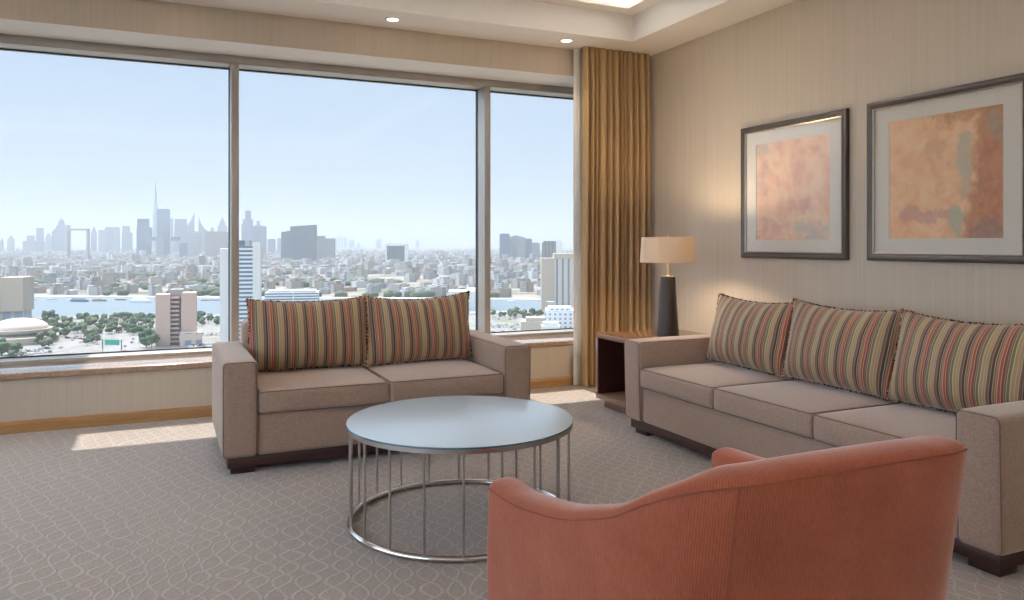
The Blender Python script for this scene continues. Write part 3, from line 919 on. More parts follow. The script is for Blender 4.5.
FM = {
 'near_white': facade('white_banded_facade', (.60, .62, .64), (.10, .15, .20), 3.4, 60, .5, .98),
 'beige': facade('beige_plain_facade', (.42, .34, .29), (.33, .27, .24), 3.3, 7, .14, .5),
 'beige_strip': facade('beige_strip_facade', (.46, .42, .37), (.16, .19, .22), 3.4, 7.5, .6, .34, vert=True),
 'glass_dark': facade('dark_glass_facade', (.07, .085, .10), (.03, .045, .065), 4, 6, .6, .7, .3),
 'glass_blue': facade('blue_glass_facade', (.05, .085, .15), (.025, .045, .09), 4, 9, .6, .7, .3),
 'stone': facade('grey_stone_facade', (.20, .19, .18), (.07, .09, .11), 3.8, 8, .5, .5),
 'pinkish': facade('pale_brown_facade', (.24, .19, .17), (.12, .12, .12), 3.6, 9, .5, .4),
 'lattice': facade('lattice_facade', (.34, .34, .34), (.10, .13, .16), 14, 9, .6, .6),
 'low': facade('low_rise_facade', (.4, .4, .4), (.13, .14, .15), 3.3, 4.5, .5, .5, .8, var=1),
 'mass': facade('old_town_facade', (.4, .4, .4), (.15, .16, .17), 3.3, 5, .45, .5, .8, var=-1),
 'tan': plain('tan_concrete', (.40, .34, .27), .8, scale=.1), 'white': plain('white_concrete', (.60, .60, .58), .8, scale=.1),
 'gold': plain('pale_gold_cladding', (.25, .20, .17), .5, scale=.1),
}
def prism(bm, w0, d0, w1, d1, z0, z1, ox=0, oy=0, sx=0):
    lo = [bm.verts.new((ox + a * w0 / 2, oy + b * d0 / 2, z0)) for a, b in ((-1, -1), (1, -1), (1, 1), (-1, 1))]
    up = [bm.verts.new((ox + sx + a * w1 / 2, oy + b * d1 / 2, z1)) for a, b in ((-1, -1), (1, -1), (1, 1), (-1, 1))]
    bm.faces.new(lo); bm.faces.new(up)
    for k in range(4): bm.faces.new((lo[k], lo[(k + 1) % 4], up[(k + 1) % 4], up[k]))
def wedge(bm, w, d, z0, zl, zr, ox=0):
    q = [(-w / 2, z0), (w / 2, z0), (w / 2, zr), (-w / 2, zl)]
    f = [bm.verts.new((ox + x, -d / 2, z)) for x, z in q]; k = [bm.verts.new((ox + x, d / 2, z)) for x, z in q]
    bm.faces.new(f); bm.faces.new(k)
    for i in range(4): bm.faces.new((f[i], f[(i + 1) % 4], k[(i + 1) % 4], k[i]))

def tower(label, x0, x1, yt, D, mat, form='box', arg=None, name='skyscraper', cat='skyscraper', rot=None, group=None):
    px = (x0 + x1) / 2; w = (x1 - x0) / 772 * D; h = H0 - GZ + (243 - yt) / 772 * D
    X, Y = place(bp(px), D); bm = bmesh.new(); d = min(w, 45)
    if form == 'box':
        prism(bm, w, d, w, d, 0, h - 3); prism(bm, w * .8, d * .8, w * .8, d * .8, h - 3, h)
    elif form == 'steps':                       # arg: list of (width share, height share, offset share)
        z = 0
        for ws, hs, ofs in arg:
            prism(bm, w * ws, d * max(.5, ws), w * ws, d * max(.5, ws), z, h * hs, ofs * w); z = h * hs
    elif form == 'taper':
        prism(bm, w, d, w * arg, d * arg, 0, h)
    elif form == 'spire':                       # shaft, pointed crown, needle
        prism(bm, w, d, w, d, 0, h * .72); prism(bm, w * .8, d * .8, w * .5, d * .5, h * .72, h * .84)
        prism(bm, w * .5, d * .5, w * .06, d * .06, h * .84, h * .94); prism(bm, w * .08, w * .08, w * .04, w * .04, h * .93, h)
    elif form == 'slope':                       # arg: (left height share, right height share)
        wedge(bm, w, d, 0, h * arg[0], h * arg[1])
    elif form == 'sail':
        n = 8; pl = -1 if arg == 'left' else 1
        for k in range(n):                      # curved back rising to a needle on one side
            a, b = k / n, (k + 1) / n
            ha, hb = (h * .62 + h * .33 * (1 - a) ** 1.6), (h * .62 + h * .33 * (1 - b) ** 1.6)
            if pl < 0: wedge(bm, w / n, d, 0, ha, hb, -w / 2 + (a + b) / 2 * w)
            else: wedge(bm, w / n, d, 0, hb, ha, w / 2 - (a + b) / 2 * w)
        prism(bm, w * .09, w * .09, w * .05, w * .05, h * .5, h, pl * w * .46)
    o = obj(name, bm, mat if not isinstance(mat, str) else FM[mat], smooth=False)
    o.location = (X, Y, GZ); o.rotation_euler = (0, 0, -YAW - math.atan(bp(px)) * .8 + (rot or 0))
    tag(o, label, cat, group or None); return o

FAR = 7600
tower('faint needle-like tower at the far left of the skyline', .5, 3.5, 237, FAR, 'glass_blue', 'spire')
tower('small spired tower second from the left edge of the skyline', 8, 14, 234, FAR, 'stone', 'spire')
tower('broad grey block left on the skyline, left of the frame-shaped tower', 24, 35, 235.5, FAR - 900, 'stone', 'steps', [(1, .7, 0), (.6, 1, .1)])
tower('slim flat-topped tower standing tall left of the frame-shaped tower', 37, 43.2, 228, FAR - 300, 'glass_blue')
tower('stepped tower with low shoulders just right of the slim flat-topped tower', 43, 52, 233.5, FAR, 'stone', 'steps', [(1, .6, 0), (.6, .85, .1), (.3, 1, .1)])
tower('narrow tower pressed against the tallest tower left of the frame', 52.5, 58.5, 229, FAR - 100, 'glass_blue', 'steps', [(1, .9, 0), (.6, 1, 0)])
tower('tallest tower left of the frame-shaped tower, with pointed crown', 57, 64.6, 218.5, FAR, 'glass_blue', 'steps', [(1, .80, 0), (.7, .93, .08), (.3, 1, .1)])
tower('rectangular tower just above the left post of the frame-shaped tower', 66, 70.6, 225, FAR, 'glass_blue')
tower('slender spired tower right of the frame-shaped tower', 91.5, 96.5, 224.5, FAR, 'glass_blue', 'spire')
tower('low broad tower right of the slender spired one', 99, 106, 230, FAR - 400, 'stone')
tower('flat-topped tower, left one of a close pair in the left skyline', 105.5, 112, 227, FAR - 100, 'glass_blue')
tower('flat-topped tower, right one of a close pair in the left skyline', 113, 119.6, 227, FAR, 'stone')
tower('wide flat tower with side annex between the close pair and twin dark block', 122.5, 132, 226, FAR - 200, 'glass_blue', 'steps', [(1, .75, 0), (.72, 1, -.1)])
tower('dark two-tier block left of the supertall needle', 137.6, 151, 218.8, 5200, 'glass_blue', 'steps', [(1, .77, 0), (.80, 1, -.06)])
# the supertall
def supertall():
    D = 8900; px = 155.6; X, Y = place(bp(px), D); top = H0 - GZ + (243 - 181.5) / 772 * D
    r = empty('supertall_tower', (X, Y, GZ), -YAW); tag(r, 'supertall stepped needle tower rising highest over the skyline', 'skyscraper')
    bm = bmesh.new(); z = 0; ws = [(96, .22), (82, .34), (70, .45), (58, .56), (46, .67), (35, .76), (24, .83)]
    for k, (w, s) in enumerate(ws):
        n = 6
        lathe(bm, [(0, z), (w / 2, z), (w / 2 * .97, top * s), (0, top * s)], 9, ((-1) ** k * w * .07, 0)); z = top * s - 2
    obj('stepped_shaft', bm, FM['glass_blue'], r, smooth=False)
    bm = lathe(bmesh.new(), [(0, z), (9, z), (6, top * .90), (2.5, top * .95), (1.2, top), (0, top)], 8)
    obj('needle', bm, FM['glass_blue'], r, smooth=False)
supertall()
tower('broad dark rectangular tower right of the supertall needle', 157.6, 169.6, 209, 5600, 'glass_blue')
tower('dark slim block in front of the broad dark tower', 163, 169.9, 230, 4900, 'glass_blue')
tower('pale square block at the foot of the broad dark tower', 156.5, 163, 237.5, 4700, 'stone')
tower('flat tower peeping out right of the broad dark tower', 169.5, 173.2, 218.4, FAR, 'glass_blue')
tower('wide tower with sloping sides left of the sail-shaped tower', 174, 188, 219, FAR - 700, 'glass_blue', 'taper', .78)
tower('tower with sloped roof rising to a needle on its right', 186, 194.2, 210.5, FAR - 300, 'glass_blue', 'sail', 'right')
tower('low dark block between the skybridge and lattice block', 180, 187.5, 243, 4700, 'glass_blue')
tower('lattice-fronted pale block standing in front of the sail-shaped towers', 188.7, 200.6, 231.5, 4500, 'lattice')
tower('curved sail-shaped tower with needle on its left', 199, 207, 216.5, FAR - 500, 'glass_blue', 'sail', 'left')
tower('wide pinkish block right of the lattice-fronted block', 206, 228.4, 231.5, 4500, 'pinkish')
tower('small domed tower behind the wide pinkish block', 209, 215.6, 227.5, FAR, 'stone', 'steps', [(1, .85, 0), (.5, 1, 0)])
tower('pointed art-deco tower behind the wide pinkish block', 218, 227, 215.8, FAR - 100, 'stone', 'spire')
# skybridge block lying across two towers
X, Y = place(bp(165.5), 5000)
o = obj('skybridge_building', box(bmesh.new(), -92, 92, -12, 12, (H0 - GZ) + (243 - 240.8) / 772 * 5000, (H0 - GZ) + (243 - 237) / 772 * 5000), FM['glass_blue'], smooth=False)
bmx = bmesh.new(); bmx.from_mesh(o.data); box(bmx, -34, -18, -11, 11, 0, 110); box(bmx, 8, 26, -11, 11, 0, 110); bmx.to_mesh(o.data); bmx.free()
o.location = (X, Y, GZ); o.rotation_euler = (0, 0, -YAW); tag(o, 'horizontal skybridge building resting across two blocks below the supertall needle', 'building')
# frame shaped landmark
X, Y = place(bp(78.2), 4300); Hf = H0 - GZ + (243 - 228.6) / 772 * 4300; wf = 23 / 772 * 4300
r = empty('frame_shaped_tower', (X, Y, GZ), -YAW - .1); tag(r, 'huge hollow picture-frame shaped tower in the left skyline', 'landmark')
for s in (-1, 1): obj('post', B(s * wf / 2 - 5.5 - s * 5.5, s * wf / 2 + 5.5 - s * 5.5, -8, 8, 0, Hf - 11), FM['gold'], r, smooth=False)
obj('crossbeam', B(-wf / 2, wf / 2, -8, 8, Hf - 11, Hf), FM['gold'], r, smooth=False)
# right of the first mullion
tower('low pale far tower just right of the first window mullion', 241.5, 244.5, 224, FAR, 'glass_blue')
tower('tall slim dark tower with shoulders right of the first mullion', 243.2, 255.6, 210.6, 6200, 'glass_blue', 'steps', [(1, .62, 0), (.78, .80, -.1), (.45, 1, -.1)])
tower('stepped tower behind, right of the tall slim shouldered tower', 255.5, 261, 220.8, FAR, 'glass_blue', 'steps', [(1, .88, 0), (.6, 1, 0)])
tower('blocky square-topped tower at the right end of the main skyline', 252.7, 266.2, 226, 5600, 'glass_blue')
tower('isolated small block right of the main skyline', 267.8, 275.4, 239, 6500, 'glass_blue')
tower('small block beside the big dark cluster, left of it', 277.6, 283, 238.2, 6500, 'stone')
tower('big dark block with flat roof, left part of the dark cluster', 281.9, 301, 230.8, 3700, 'glass_dark', 'steps', [(1, .97, 0), (.7, 1, .1)])
tower('big dark block with slanting roof, right part of the dark cluster', 291, 316.6, 224.8, 3500, 'glass_dark', 'slope', (.955, 1))
tower('stone block with stepped roof right of the big dark cluster', 316.8, 335, 235.8, 3900, 'stone', 'steps', [(1, .90, 0), (.46, 1, -.25)])
for i, (a, b, yt) in enumerate(((335.5, 337.6, 237), (338.6, 340.4, 235.4), (341.6, 343.2, 236.5), (344.4, 346.8, 236.8), (349, 354.6, 239.6), (376, 381.4, 239), (415.8, 419, 240), (357, 360, 243), (387, 390, 243))):
    tower('faint hazy tower far off on the horizon over the city plain', a, b, yt, 13000, 'glass_blue', 'steps', [(1, .9, 0), (.4, 1, .1)], group='faint towers on the horizon')
# portal block
D = 3300; X, Y = place(bp(397), D); Hp = H0 - GZ - 1 / 772 * D; wp = 22.4 / 772 * D
r = empty('portal_building', (X, Y, GZ), -YAW + .1); tag(r, 'square office block with pale portal frame and dark glass inset', 'building')
bm = bmesh.new(); box(bm, -wp / 2, -wp / 2 + 6, -16, 16, 0, Hp); box(bm, wp / 2 - 15, wp / 2, -16, 16, 0, Hp); box(bm, -wp / 2, wp / 2, -16, 16, Hp - 8, Hp)
obj('portal_frame', bm, FM['white'], r, smooth=False)
obj('glass_block', B(-wp / 2 + 6, wp / 2 - 15, -12, 14, 0, Hp - 8), FM['glass_dark'], r, smooth=False)
# right window
tower('dark slab at the left of the hazy group in the right window pane', 499.6, 509.7, 233.6, 3900, 'glass_blue')
tower('low grey tower with pitched top in the right window pane group', 508.8, 517, 235, 4000, 'stone', 'slope', (.92, 1))
tower('grey tower with descending roof in the right window pane group', 516, 525.4, 235.5, 3950, 'stone', 'slope', (1, .92))
tower('medium slab right of the pitched towers in the right pane', 525, 532, 238.6, 4100, 'glass_blue')
tower('lowest block at the right end of the hazy right pane group', 531.6, 539.8, 242.6, 4000, 'stone')
tower('dark banded tower behind the big beige tower', 542, 557, 241, 1750, 'stone')
tower('pale slim tower behind the big beige tower, nearest the curtain', 556, 562.4, 240, 1700, 'white')
def beige_tower():
    D = 1010; X, Y = place(bp(560), D)
    r = empty('office_tower', (X, Y, GZ), -YAW); tag(r, 'big beige tower with dark vertical window strips beside the curtain', 'building')
    k = D / 772; h1 = H0 - GZ + (243 - 254) * k; h2 = H0 - GZ + (243 - 258) * k
    obj('main_block', B(-6 * k, 24 * k, -14, 20, 0, h1, .3), FM['beige_strip'], r, smooth=False)
    obj('side_wing', B(-19 * k, -6 * k, -10, 16, 0, h2, .3), FM['tan'], r, smooth=False)
    obj('parapet', B(-6.6 * k, 24.6 * k, -15, 21, h1 - 6, h1 + .8, .2), FM['tan'], r, smooth=False)
beige_tower()
tower('white apartment block in front of the big beige tower', 545.5, 562, 301.5, 800, 'lattice', 'steps', [(1, .8, 0), (.5, 1, -.2)], 'apartment_building', 'building')
tower('long white low apartment block near the curtain with small windows', 545, 574, 306.5, 770, facade('white_small_window_facade', (.60, .61, .62), (.20, .25, .32), 4.2, 5, .5, .45), 'box', None, 'apartment_building', 'building')
tower('low sand-coloured depot building left of the white apartments', 521, 545, 317, 775, 'tan', 'steps', [(1, .8, 0), (.8, 1, .1)], 'depot', 'building')
tower('white annex at the foot of the right pane, behind parked cars', 541, 560, 322, 735, 'white', 'box', None, 'depot', 'building')

# near left buildings
D = 900; k = D / 772; X, Y = place(bp(4), D)
r = empty('civic_building', (X, Y, GZ), -YAW + .25); tag(r, 'pale windowless stepped civic building at the left edge behind the dome', 'building')
hh = H0 - GZ + (243 - 277) * k
obj('tall_block', B(0 * k, 21 * k, -14, 22, 12, hh, .3), FM['tan'], r, smooth=False)
bm = bmesh.new(); wedge(bm, 32 * k, 30, 12, hh - 2, hh - 11, -16 * k); obj('sloped_wing', bm, FM['tan'], r, smooth=False)
obj('glazed_base', B(-32 * k, 20 * k, -10, 18, 0, 14, .2), facade('tall_window_facade', (.42, .38, .33), (.22, .28, .34), 16, 12, .75, .7), r, smooth=False)
X, Y, D = gp(20, 342)
r = empty('domed_pavilion', (X, Y, GZ)); tag(r, 'round pavilion with shallow pinkish dome on tiered rings', 'building')
k = D / 772
bm = lathe(bmesh.new(), [(0, 0), (34 * k, 0), (34 * k, 6), (33 * k, 6.4), (30 * k, 6.4), (0, 6.4)], 72); obj('lower_tier', bm, FM['tan'], r)
bm = lathe(bmesh.new(), [(0, 6.4), (27.5 * k, 6.4), (27.5 * k, 11), (28.5 * k, 11.2), (28.5 * k, 12.6), (25 * k, 12.6), (0, 12.6)], 72); obj('upper_tier', bm, FM['tan'], r)
bm = lathe(bmesh.new(), [(25 * k * math.cos(a), 12.6 + 9.5 * math.sin(a)) for a in [PI / 2 * q / 14 for q in range(14)]] + [(0, 22.1)], 72); obj('dome', bm, plain('pinkish_dome', (.52, .42, .38), .6, scale=.2), r)
bm = lathe(bmesh.new(), [(27.5 * k, 7.6), (27.7 * k, 7.6), (27.7 * k, 9.8), (27.5 * k, 9.8)], 72)
obj('window_band', bm, FM['glass_dark'], r, smooth=False)

def balcony_tower():
    X, Y, D = gp(176.5, 344); k = D / 772
    r = empty('apartment_tower', (X, Y, GZ), -YAW + .35); tag(r, 'pinkish-beige apartment tower with stacked balconies by the park', 'building')
    h = H0 - GZ + (243 - 292.5) * k
    m1 = plain('pink_beige_concrete', (.48, .35, .29), .8, scale=.1)
    obj('left_slab', B(-18.5 * k, -5 * k, -9, 12, 0, h - 1, .3), m1, r, smooth=False)
    obj('right_slab', B(5 * k, 18.5 * k, -9, 12, 0, h, .3), m1, r, smooth=False)
    obj('core', B(-6 * k, 6 * k, -3, 11, 0, h + 3, .2), plain('grey_core', (.30, .27, .27), .8, scale=.1), r, smooth=False)
    fl = int(h / 3.9)
    for q in range(fl):
        obj('balcony', B(-5 * k, 3.0 * k, -7.5, -3, 2.4 + q * 3.9, 4.0 + q * 3.9, .1), m1, r, smooth=False)
    obj('podium', B(4 * k, 24 * k, -22, 2, 0, 12, .2), facade('podium_facade', (.50, .40, .34), (.18, .24, .28), 11, 9, .5, .6), r, smooth=False)
balcony_tower()
def striped_tower():
    D = 640; k = D / 772; X, Y = place(bp(241.5), D)
    r = empty('hotel_tower', (X, Y, GZ), -YAW + .28); tag(r, 'white high-rise with horizontal window bands behind the first window mullion', 'building')
    h = H0 - GZ + (243 - 241) * k
    obj('banded_front', B(-11 * k, 11.5 * k, -16, 12, 0, h - 4, .2), FM['near_white'], r, smooth=False)
    obj('blank_end', B(11.5 * k, 18.5 * k, -17, 13, 0, h - 1, .2), FM['white'], r, smooth=False)
    obj('blank_side', B(-19 * k, -11 * k, -14, 13, 0, h - 6, .2), FM['white'], r, smooth=False)
    obj('roof_plant', B(-10 * k, 9 * k, -12, 9, h - 4, h + .5, .2), FM['lattice'], r, smooth=False)
striped_tower()
tower('wide white office block with window bands above the left pillow', 267.5, 318, 290, 1000, 'near_white', 'steps', [(1, .93, 0), (.9, 1, 0)], 'office_building', 'building')
tower('low pale hall right of the wide white office block', 330, 372, 303.5, 900, 'white', 'box', None, 'hall', 'building')
tower('long low white warehouse above the right pillow', 449, 490, 288, 1050, 'white', 'steps', [(1, .9, 0), (.5, 1, .2)], 'warehouse', 'building')

# ground
def ground_mat():
    m, t, p, o = nt('city_ground')
    w = worldco(t)
    vo = t.nodes.new('ShaderNodeTexVoronoi'); vo.inputs['Scale'].default_value = 1; L(t, mapping(t, w, (.022, .022, 0), (0, 0, .3)), vo.inputs['Vector'])
    sc1 = ramp(t, vo.outputs['Color'], [(0, (.15, .13, .11)), (.3, (.23, .21, .185)), (.55, (.26, .225, .19)), (.75, (.29, .275, .255)), (1, (.18, .16, .14))])
    g = noise(t, mapping(t, w, (.006, .010, 0)), 1, 5, .65)
    veg = ramp(t, g, [(.50, (0, 0, 0)), (.60, (1, 1, 1))])
    c = mixc(t, mathn(t, 'MULTIPLY', veg, .75), sc1, (.075, .095, .055))
    fine = noise(t, mapping(t, w, (.12, .12, 0)), 1, 4, .7)
    c = mixc(t, mathn(t, 'MULTIPLY', ramp(t, fine, [(.58, (0, 0, 0)), (.66, (1, 1, 1))]), .6), c, (.42, .41, .40))
    # pale paved ground on the near bank
    sy = t.nodes.new('ShaderNodeSeparateXYZ'); L(t, w, sy.inputs[0])
    near = mathn(t, 'LESS_THAN', mathn(t, 'ADD', sy.outputs[1], mathn(t, 'MULTIPLY', sy.outputs[0], .29)), 1040)
    cn = mixc(t, ramp(t, fine, [(.45, (0, 0, 0)), (.62, (1, 1, 1))]), (.21, .205, .195), (.27, .265, .26))
    cn = mixc(t, mathn(t, 'MULTIPLY', ramp(t, noise(t, mapping(t, w, (.02, .02, 0)), 1, 3), [(.56, (0, 0, 0)), (.62, (1, 1, 1))]), .7), cn, (.16, .19, .10))
    c = mixc(t, near, c, cn)
    setc(p, c, .95, 0, .1); return m
g = obj('ground', B(-16000, 22000, -8000, 30000, GZ - 2, GZ), ground_mat(), smooth=False); g['kind'] = 'structure'
def water_mat():
    m, t, p, o = nt('creek_water')
    n = noise(t, mapping(t, worldco(t), (.05, .12, .05)), 1, 4)
    setc(p, mixc(t, n, (.095, .14, .175), (.12, .165, .20)), .35)
    L(t, bump(t, n, .2, .5), p.inputs['Normal']); return m
shore_n = [(-700, 1240), (-420, 1150), (-111, 1062), (68, 1003), (250, 950), (385, 914), (450, 895), (700, 830), (1200, 700)]
shore_f = [(-900, 1720), (-420, 1600), (-210, 1515), (93, 1352), (300, 1235), (480, 1139), (600, 1065), (900, 930), (1400, 800)]
bm = bmesh.new()
lo = [bm.verts.new((x, y, GZ + .6)) for x, y in shore_n]; hi = [bm.verts.new((x, y, GZ + .6)) for x, y in shore_f]
for i in range(len(lo) - 1): bm.faces.new((lo[i], lo[i + 1], hi[i + 1], hi[i]))
o = obj('river', bm, water_mat(), smooth=False); o['kind'] = 'structure'
bm = bmesh.new()
for P in (shore_n, shore_f):
    tube(bm, [(x, y, GZ + .4) for x, y in P], 3.5, 6)
o = obj('trim_3', bm, plain('quay_stone', (.50, .48, .45), .8, scale=.1)); o['kind'] = 'structure'
def ribbon(name, pts, wd_, mat, dz):
    bm = bmesh.new(); Pp = catmull([(*gp(*q)[:2],) for q in pts], 8); prev = None
    for i, p in enumerate(Pp):
        a, b = Vector(Pp[max(0, i - 1)]), Vector(Pp[min(len(Pp) - 1, i + 1)]); d = (b - a).normalized(); n = Vector((-d.y, d.x)) * wd_ / 2
        cur = (bm.verts.new((p[0] + n.x, p[1] + n.y, GZ + dz)), bm.verts.new((p[0] - n.x, p[1] - n.y, GZ + dz)))
        if prev: bm.faces.new((prev[0], cur[0], cur[1], prev[1]))
        prev = cur
    o = obj(name, bm, mat, smooth=False); o['kind'] = 'structure'; return Pp
asph = plain('pale_asphalt', (.22, .215, .215), .9, scale=.05)
r1 = ribbon('road_1', [(-20, 362), (40, 352), (95, 337), (140, 325), (190, 320), (260, 317)], 26, asph, .15)
r2 = ribbon('road_2', [(60, 372), (100, 360), (135, 345), (150, 332), (140, 323)], 30, asph, .25)
r3 = ribbon('road_3', [(480, 334), (520, 331), (560, 329), (600, 326)], 22, asph, .2)

def in_water(x, y):
    def yy(P):
        for a, b in zip(P, P[1:]):
            if a[0] <= x <= b[0]: return a[1] + (b[1] - a[1]) * (x - a[0]) / (b[0] - a[0])
        return 0
    return yy(shore_n) - 12 < y < yy(shore_f) + 12

# sign gantry
X, Y, D = gp(112, 352); r = empty('road_sign', (X, Y, GZ), -YAW - .2); tag(r, 'green overhead motorway sign on grey posts above the road', 'sign')
k = D / 772
obj('sign_panel', B(-8.2 * k, 8.2 * k, -.3, .3, 5.8, 10.4, .1), plain('sign_green', (.02, .26, .20), .6), r, smooth=False)
for s in (-1, 1): obj('post', B(s * 9 - .35, s * 9 + .35, -.35, .35, 0, 10.6), FM['lattice'], r, smooth=False)

# cars, one of each kind then copies
def car_mesh(van):
    bm = bmesh.new()
    prof = [(-2.2, .35), (2.2, .35), (2.25, .8), (1.3, 1.0), (.7, 1.5), (-1.2, 1.52), (-1.9, 1.05), (-2.25, .95)] if not van else \
           [(-2.5, .35), (2.4, .35), (2.5, 1.0), (2.0, 1.2), (1.5, 2.0), (-2.45, 2.05), (-2.5, 1.1), (-2.5, .9)]
    a = [bm.verts.new((x, -.9, z)) for x, z in prof]; b = [bm.verts.new((x, .9, z)) for x, z in prof]
    bm.faces.new(a); bm.faces.new(b); n = len(prof)
    for k in range(n):
        f = bm.faces.new((a[k], a[(k + 1) % n], b[(k + 1) % n], b[k]))
        if k in (3, 5): f.material_index = 1
    for sx in (-1.4, 1.4):
        for sy in (-.85, .85):
            lathe_c = bmesh.ops.create_cone(bm, cap_ends=True, segments=10, radius1=.36, radius2=.36, depth=.25)
            for v in lathe_c['verts']: v.co = Vector((sx + v.co.x, sy + v.co.z, .36 + v.co.y))
            for f in set(f for v in lathe_c['verts'] for f in v.link_faces): f.material_index = 1
    return bm
mcar, t, p, o_ = nt('car_paint')
info = t.nodes.new('ShaderNodeObjectInfo')
setc(p, ramp(t, info.outputs['Random'], [(0, (.72, .72, .72)), (.45, (.62, .63, .64)), (.6, (.30, .31, .33)), (.72, (.04, .045, .05)), (.82, (.35, .06, .05)), (.88, (.06, .10, .22)), (.93, (.5, .45, .38))], 'CONSTANT'), .3)
mdk = plain('car_glass', (.03, .035, .04), .2)
car0 = obj('car', car_mesh(False), [mcar, mdk], smooth=False); van0 = obj('van', car_mesh(True), [mcar, mdk], smooth=False)
first = {0: True, 1: True}
def put_car(x, y, ang, kind, label, group):
    src = van0 if kind else car0
    o = src if first[kind] else src.copy()
    if not first[kind]: COL.objects.link(o)
    first[kind] = False
    o.location = (x, y, GZ + .3); o.rotation_euler = (0, 0, ang); tag(o, label, 'van' if kind else 'car', group)
for Pp, nn, gname in ((r1, 44, 'cars on the road by the domed pavilion'), (r2, 26, 'cars on the curving road left of the beige tower'), (r3, 18, 'cars on the road seen in the right pane')):
    seg = len(Pp) - 1
    for q in range(nn):
        s = R.uniform(0, seg - .01); i = int(s); a, b = Vector(Pp[i]), Vector(Pp[i + 1]); d = (b - a).normalized(); n = Vector((-d.y, d.x))
        off = R.choice([-9, -5.5, 5.5, 9]); pt = a.lerp(b, s - i) + n * off
        kd = 1 if R.random() < .15 else 0
        put_car(pt.x, pt.y, math.atan2(d.y, d.x), kd, ('small van' if kd else 'small car') + ' driving among the ' + gname, ('vans' if kd else '') + (' among the ' if kd else '') + gname)
lots = [(28, 352, 8, 4, .5, 'car park below the domed pavilion'), (78, 338, 5, 3, .8, 'car park beside the park trees'), (205, 346, 8, 4, -.2, 'car park right of the beige apartment tower'),
        (212, 334, 7, 3, -.2, 'car park left of the first mullion'), (507, 326, 10, 4, -.35, 'car park in the right pane'), (505, 319, 9, 3, -.35, 'car park by the water in the right pane')]
for px, py, nx, ny, ang, gname in lots:
    X, Y, D = gp(px, py); c, s = math.cos(ang), math.sin(ang)
    for i in range(nx):
        for j in range(ny):
            if R.random() < .15: continue
            u, v = (i - nx / 2) * 3.2, (j - ny / 2) * 9
            put_car(X + u * c - v * s, Y + u * s + v * c, ang + PI / 2, 0, 'small car parked in the ' + gname, 'cars in the ' + gname)

# trees
def tree_parts(seed, h, wdt):
    rr = random.Random(seed); bm = bmesh.new()
    for q in range(9):
        a = rr.uniform(0, 2 * PI); rd = rr.uniform(0, .30) * wdt; z = h * rr.uniform(.42, .85)
        s = bmesh.ops.create_icosphere(bm, subdivisions=2, radius=wdt * rr.uniform(.20, .30))
        for v in s['verts']:
            v.co *= rr.uniform(.68, 1.25); v.co.z *= .85; v.co += Vector((rd * math.cos(a), rd * math.sin(a), z))
    tr = tube(bmesh.new(), [(0, 0, 0), (.1, 0, h * .3), (0, .1, h * .6)], lambda s: .35 * (1 - .5 * s), 6)
    return bm, tr
mt, t, p, o_ = nt('tree_leaves')
info = t.nodes.new('ShaderNodeObjectInfo')
lv = ramp(t, info.outputs['Random'], [(0, (.07, .11, .06)), (.4, (.10, .14, .075)), (.7, (.13, .16, .09)), (1, (.19, .18, .11))])
setc(p, mixc(t, noise(t, objco(t), 1.2, 3), lv, (.05, .08, .05)), .9, 0, .1)
mtr = plain('tree_bark', (.16, .12, .09), .9)
TREES = []
for sd, (h, wd_) in enumerate(((11, 11), (14, 10), (8, 9))):
    e = empty('tree'); a, b = tree_parts(sd + 3, h, wd_); obj('crown', a, mt, e, smooth=True, angle=180); obj('trunk', b, mtr, e); TREES.append(e)
used = set()
def put_tree(x, y, label, group, s=1.):
    q = R.randrange(3); src = TREES[q]
    if q in used:
        o = src.copy(); COL.objects.link(o)
        for c_ in list(src.children):
            d = c_.copy(); COL.objects.link(d); d.parent = o
    else: o = src; used.add(q)
    k = s * R.uniform(.75, 1.25)
    o.location = (x, y, GZ); o.scale = (k * R.uniform(.9, 1.2), k, k); o.rotation_euler = (0, 0, R.uniform(0, 6.28)); tag(o, label, 'tree', group)
def scatter(n, px0, px1, py0, py1, label, group, s=1.):
    for _ in range(n):
        x, y, D = gp(R.uniform(px0, px1), R.uniform(py0, py1))
        if not in_water(x, y): put_tree(x, y, label, group, s)
scatter(105, 42, 155, 319.5, 336, 'leafy green tree in the park on the near bank', 'park trees on the near bank', .78)
scatter(16, 28, 70, 334, 350, 'low tree beside the domed pavilion and its road', 'trees beside the domed pavilion', .8)
scatter(8, 0, 18, 347, 362, 'olive-coloured tree in front of the domed pavilion', 'trees in front of the domed pavilion', 1.2)
scatter(9, 140, 157, 334, 350, 'green tree just left of the beige apartment tower', 'trees left of the beige apartment tower')
scatter(12, 85, 98, 335, 347, 'small tree on the verge between the roads', 'trees between the roads', .6)
scatter(14, 197, 224, 318, 326, 'tree on the bank right of the beige apartment tower', 'trees right of the beige apartment tower', .8)
scatter(26, 492, 542, 315.5, 318.5, 'low tree along the bank in the right pane', 'trees on the bank in the right pane', .7)

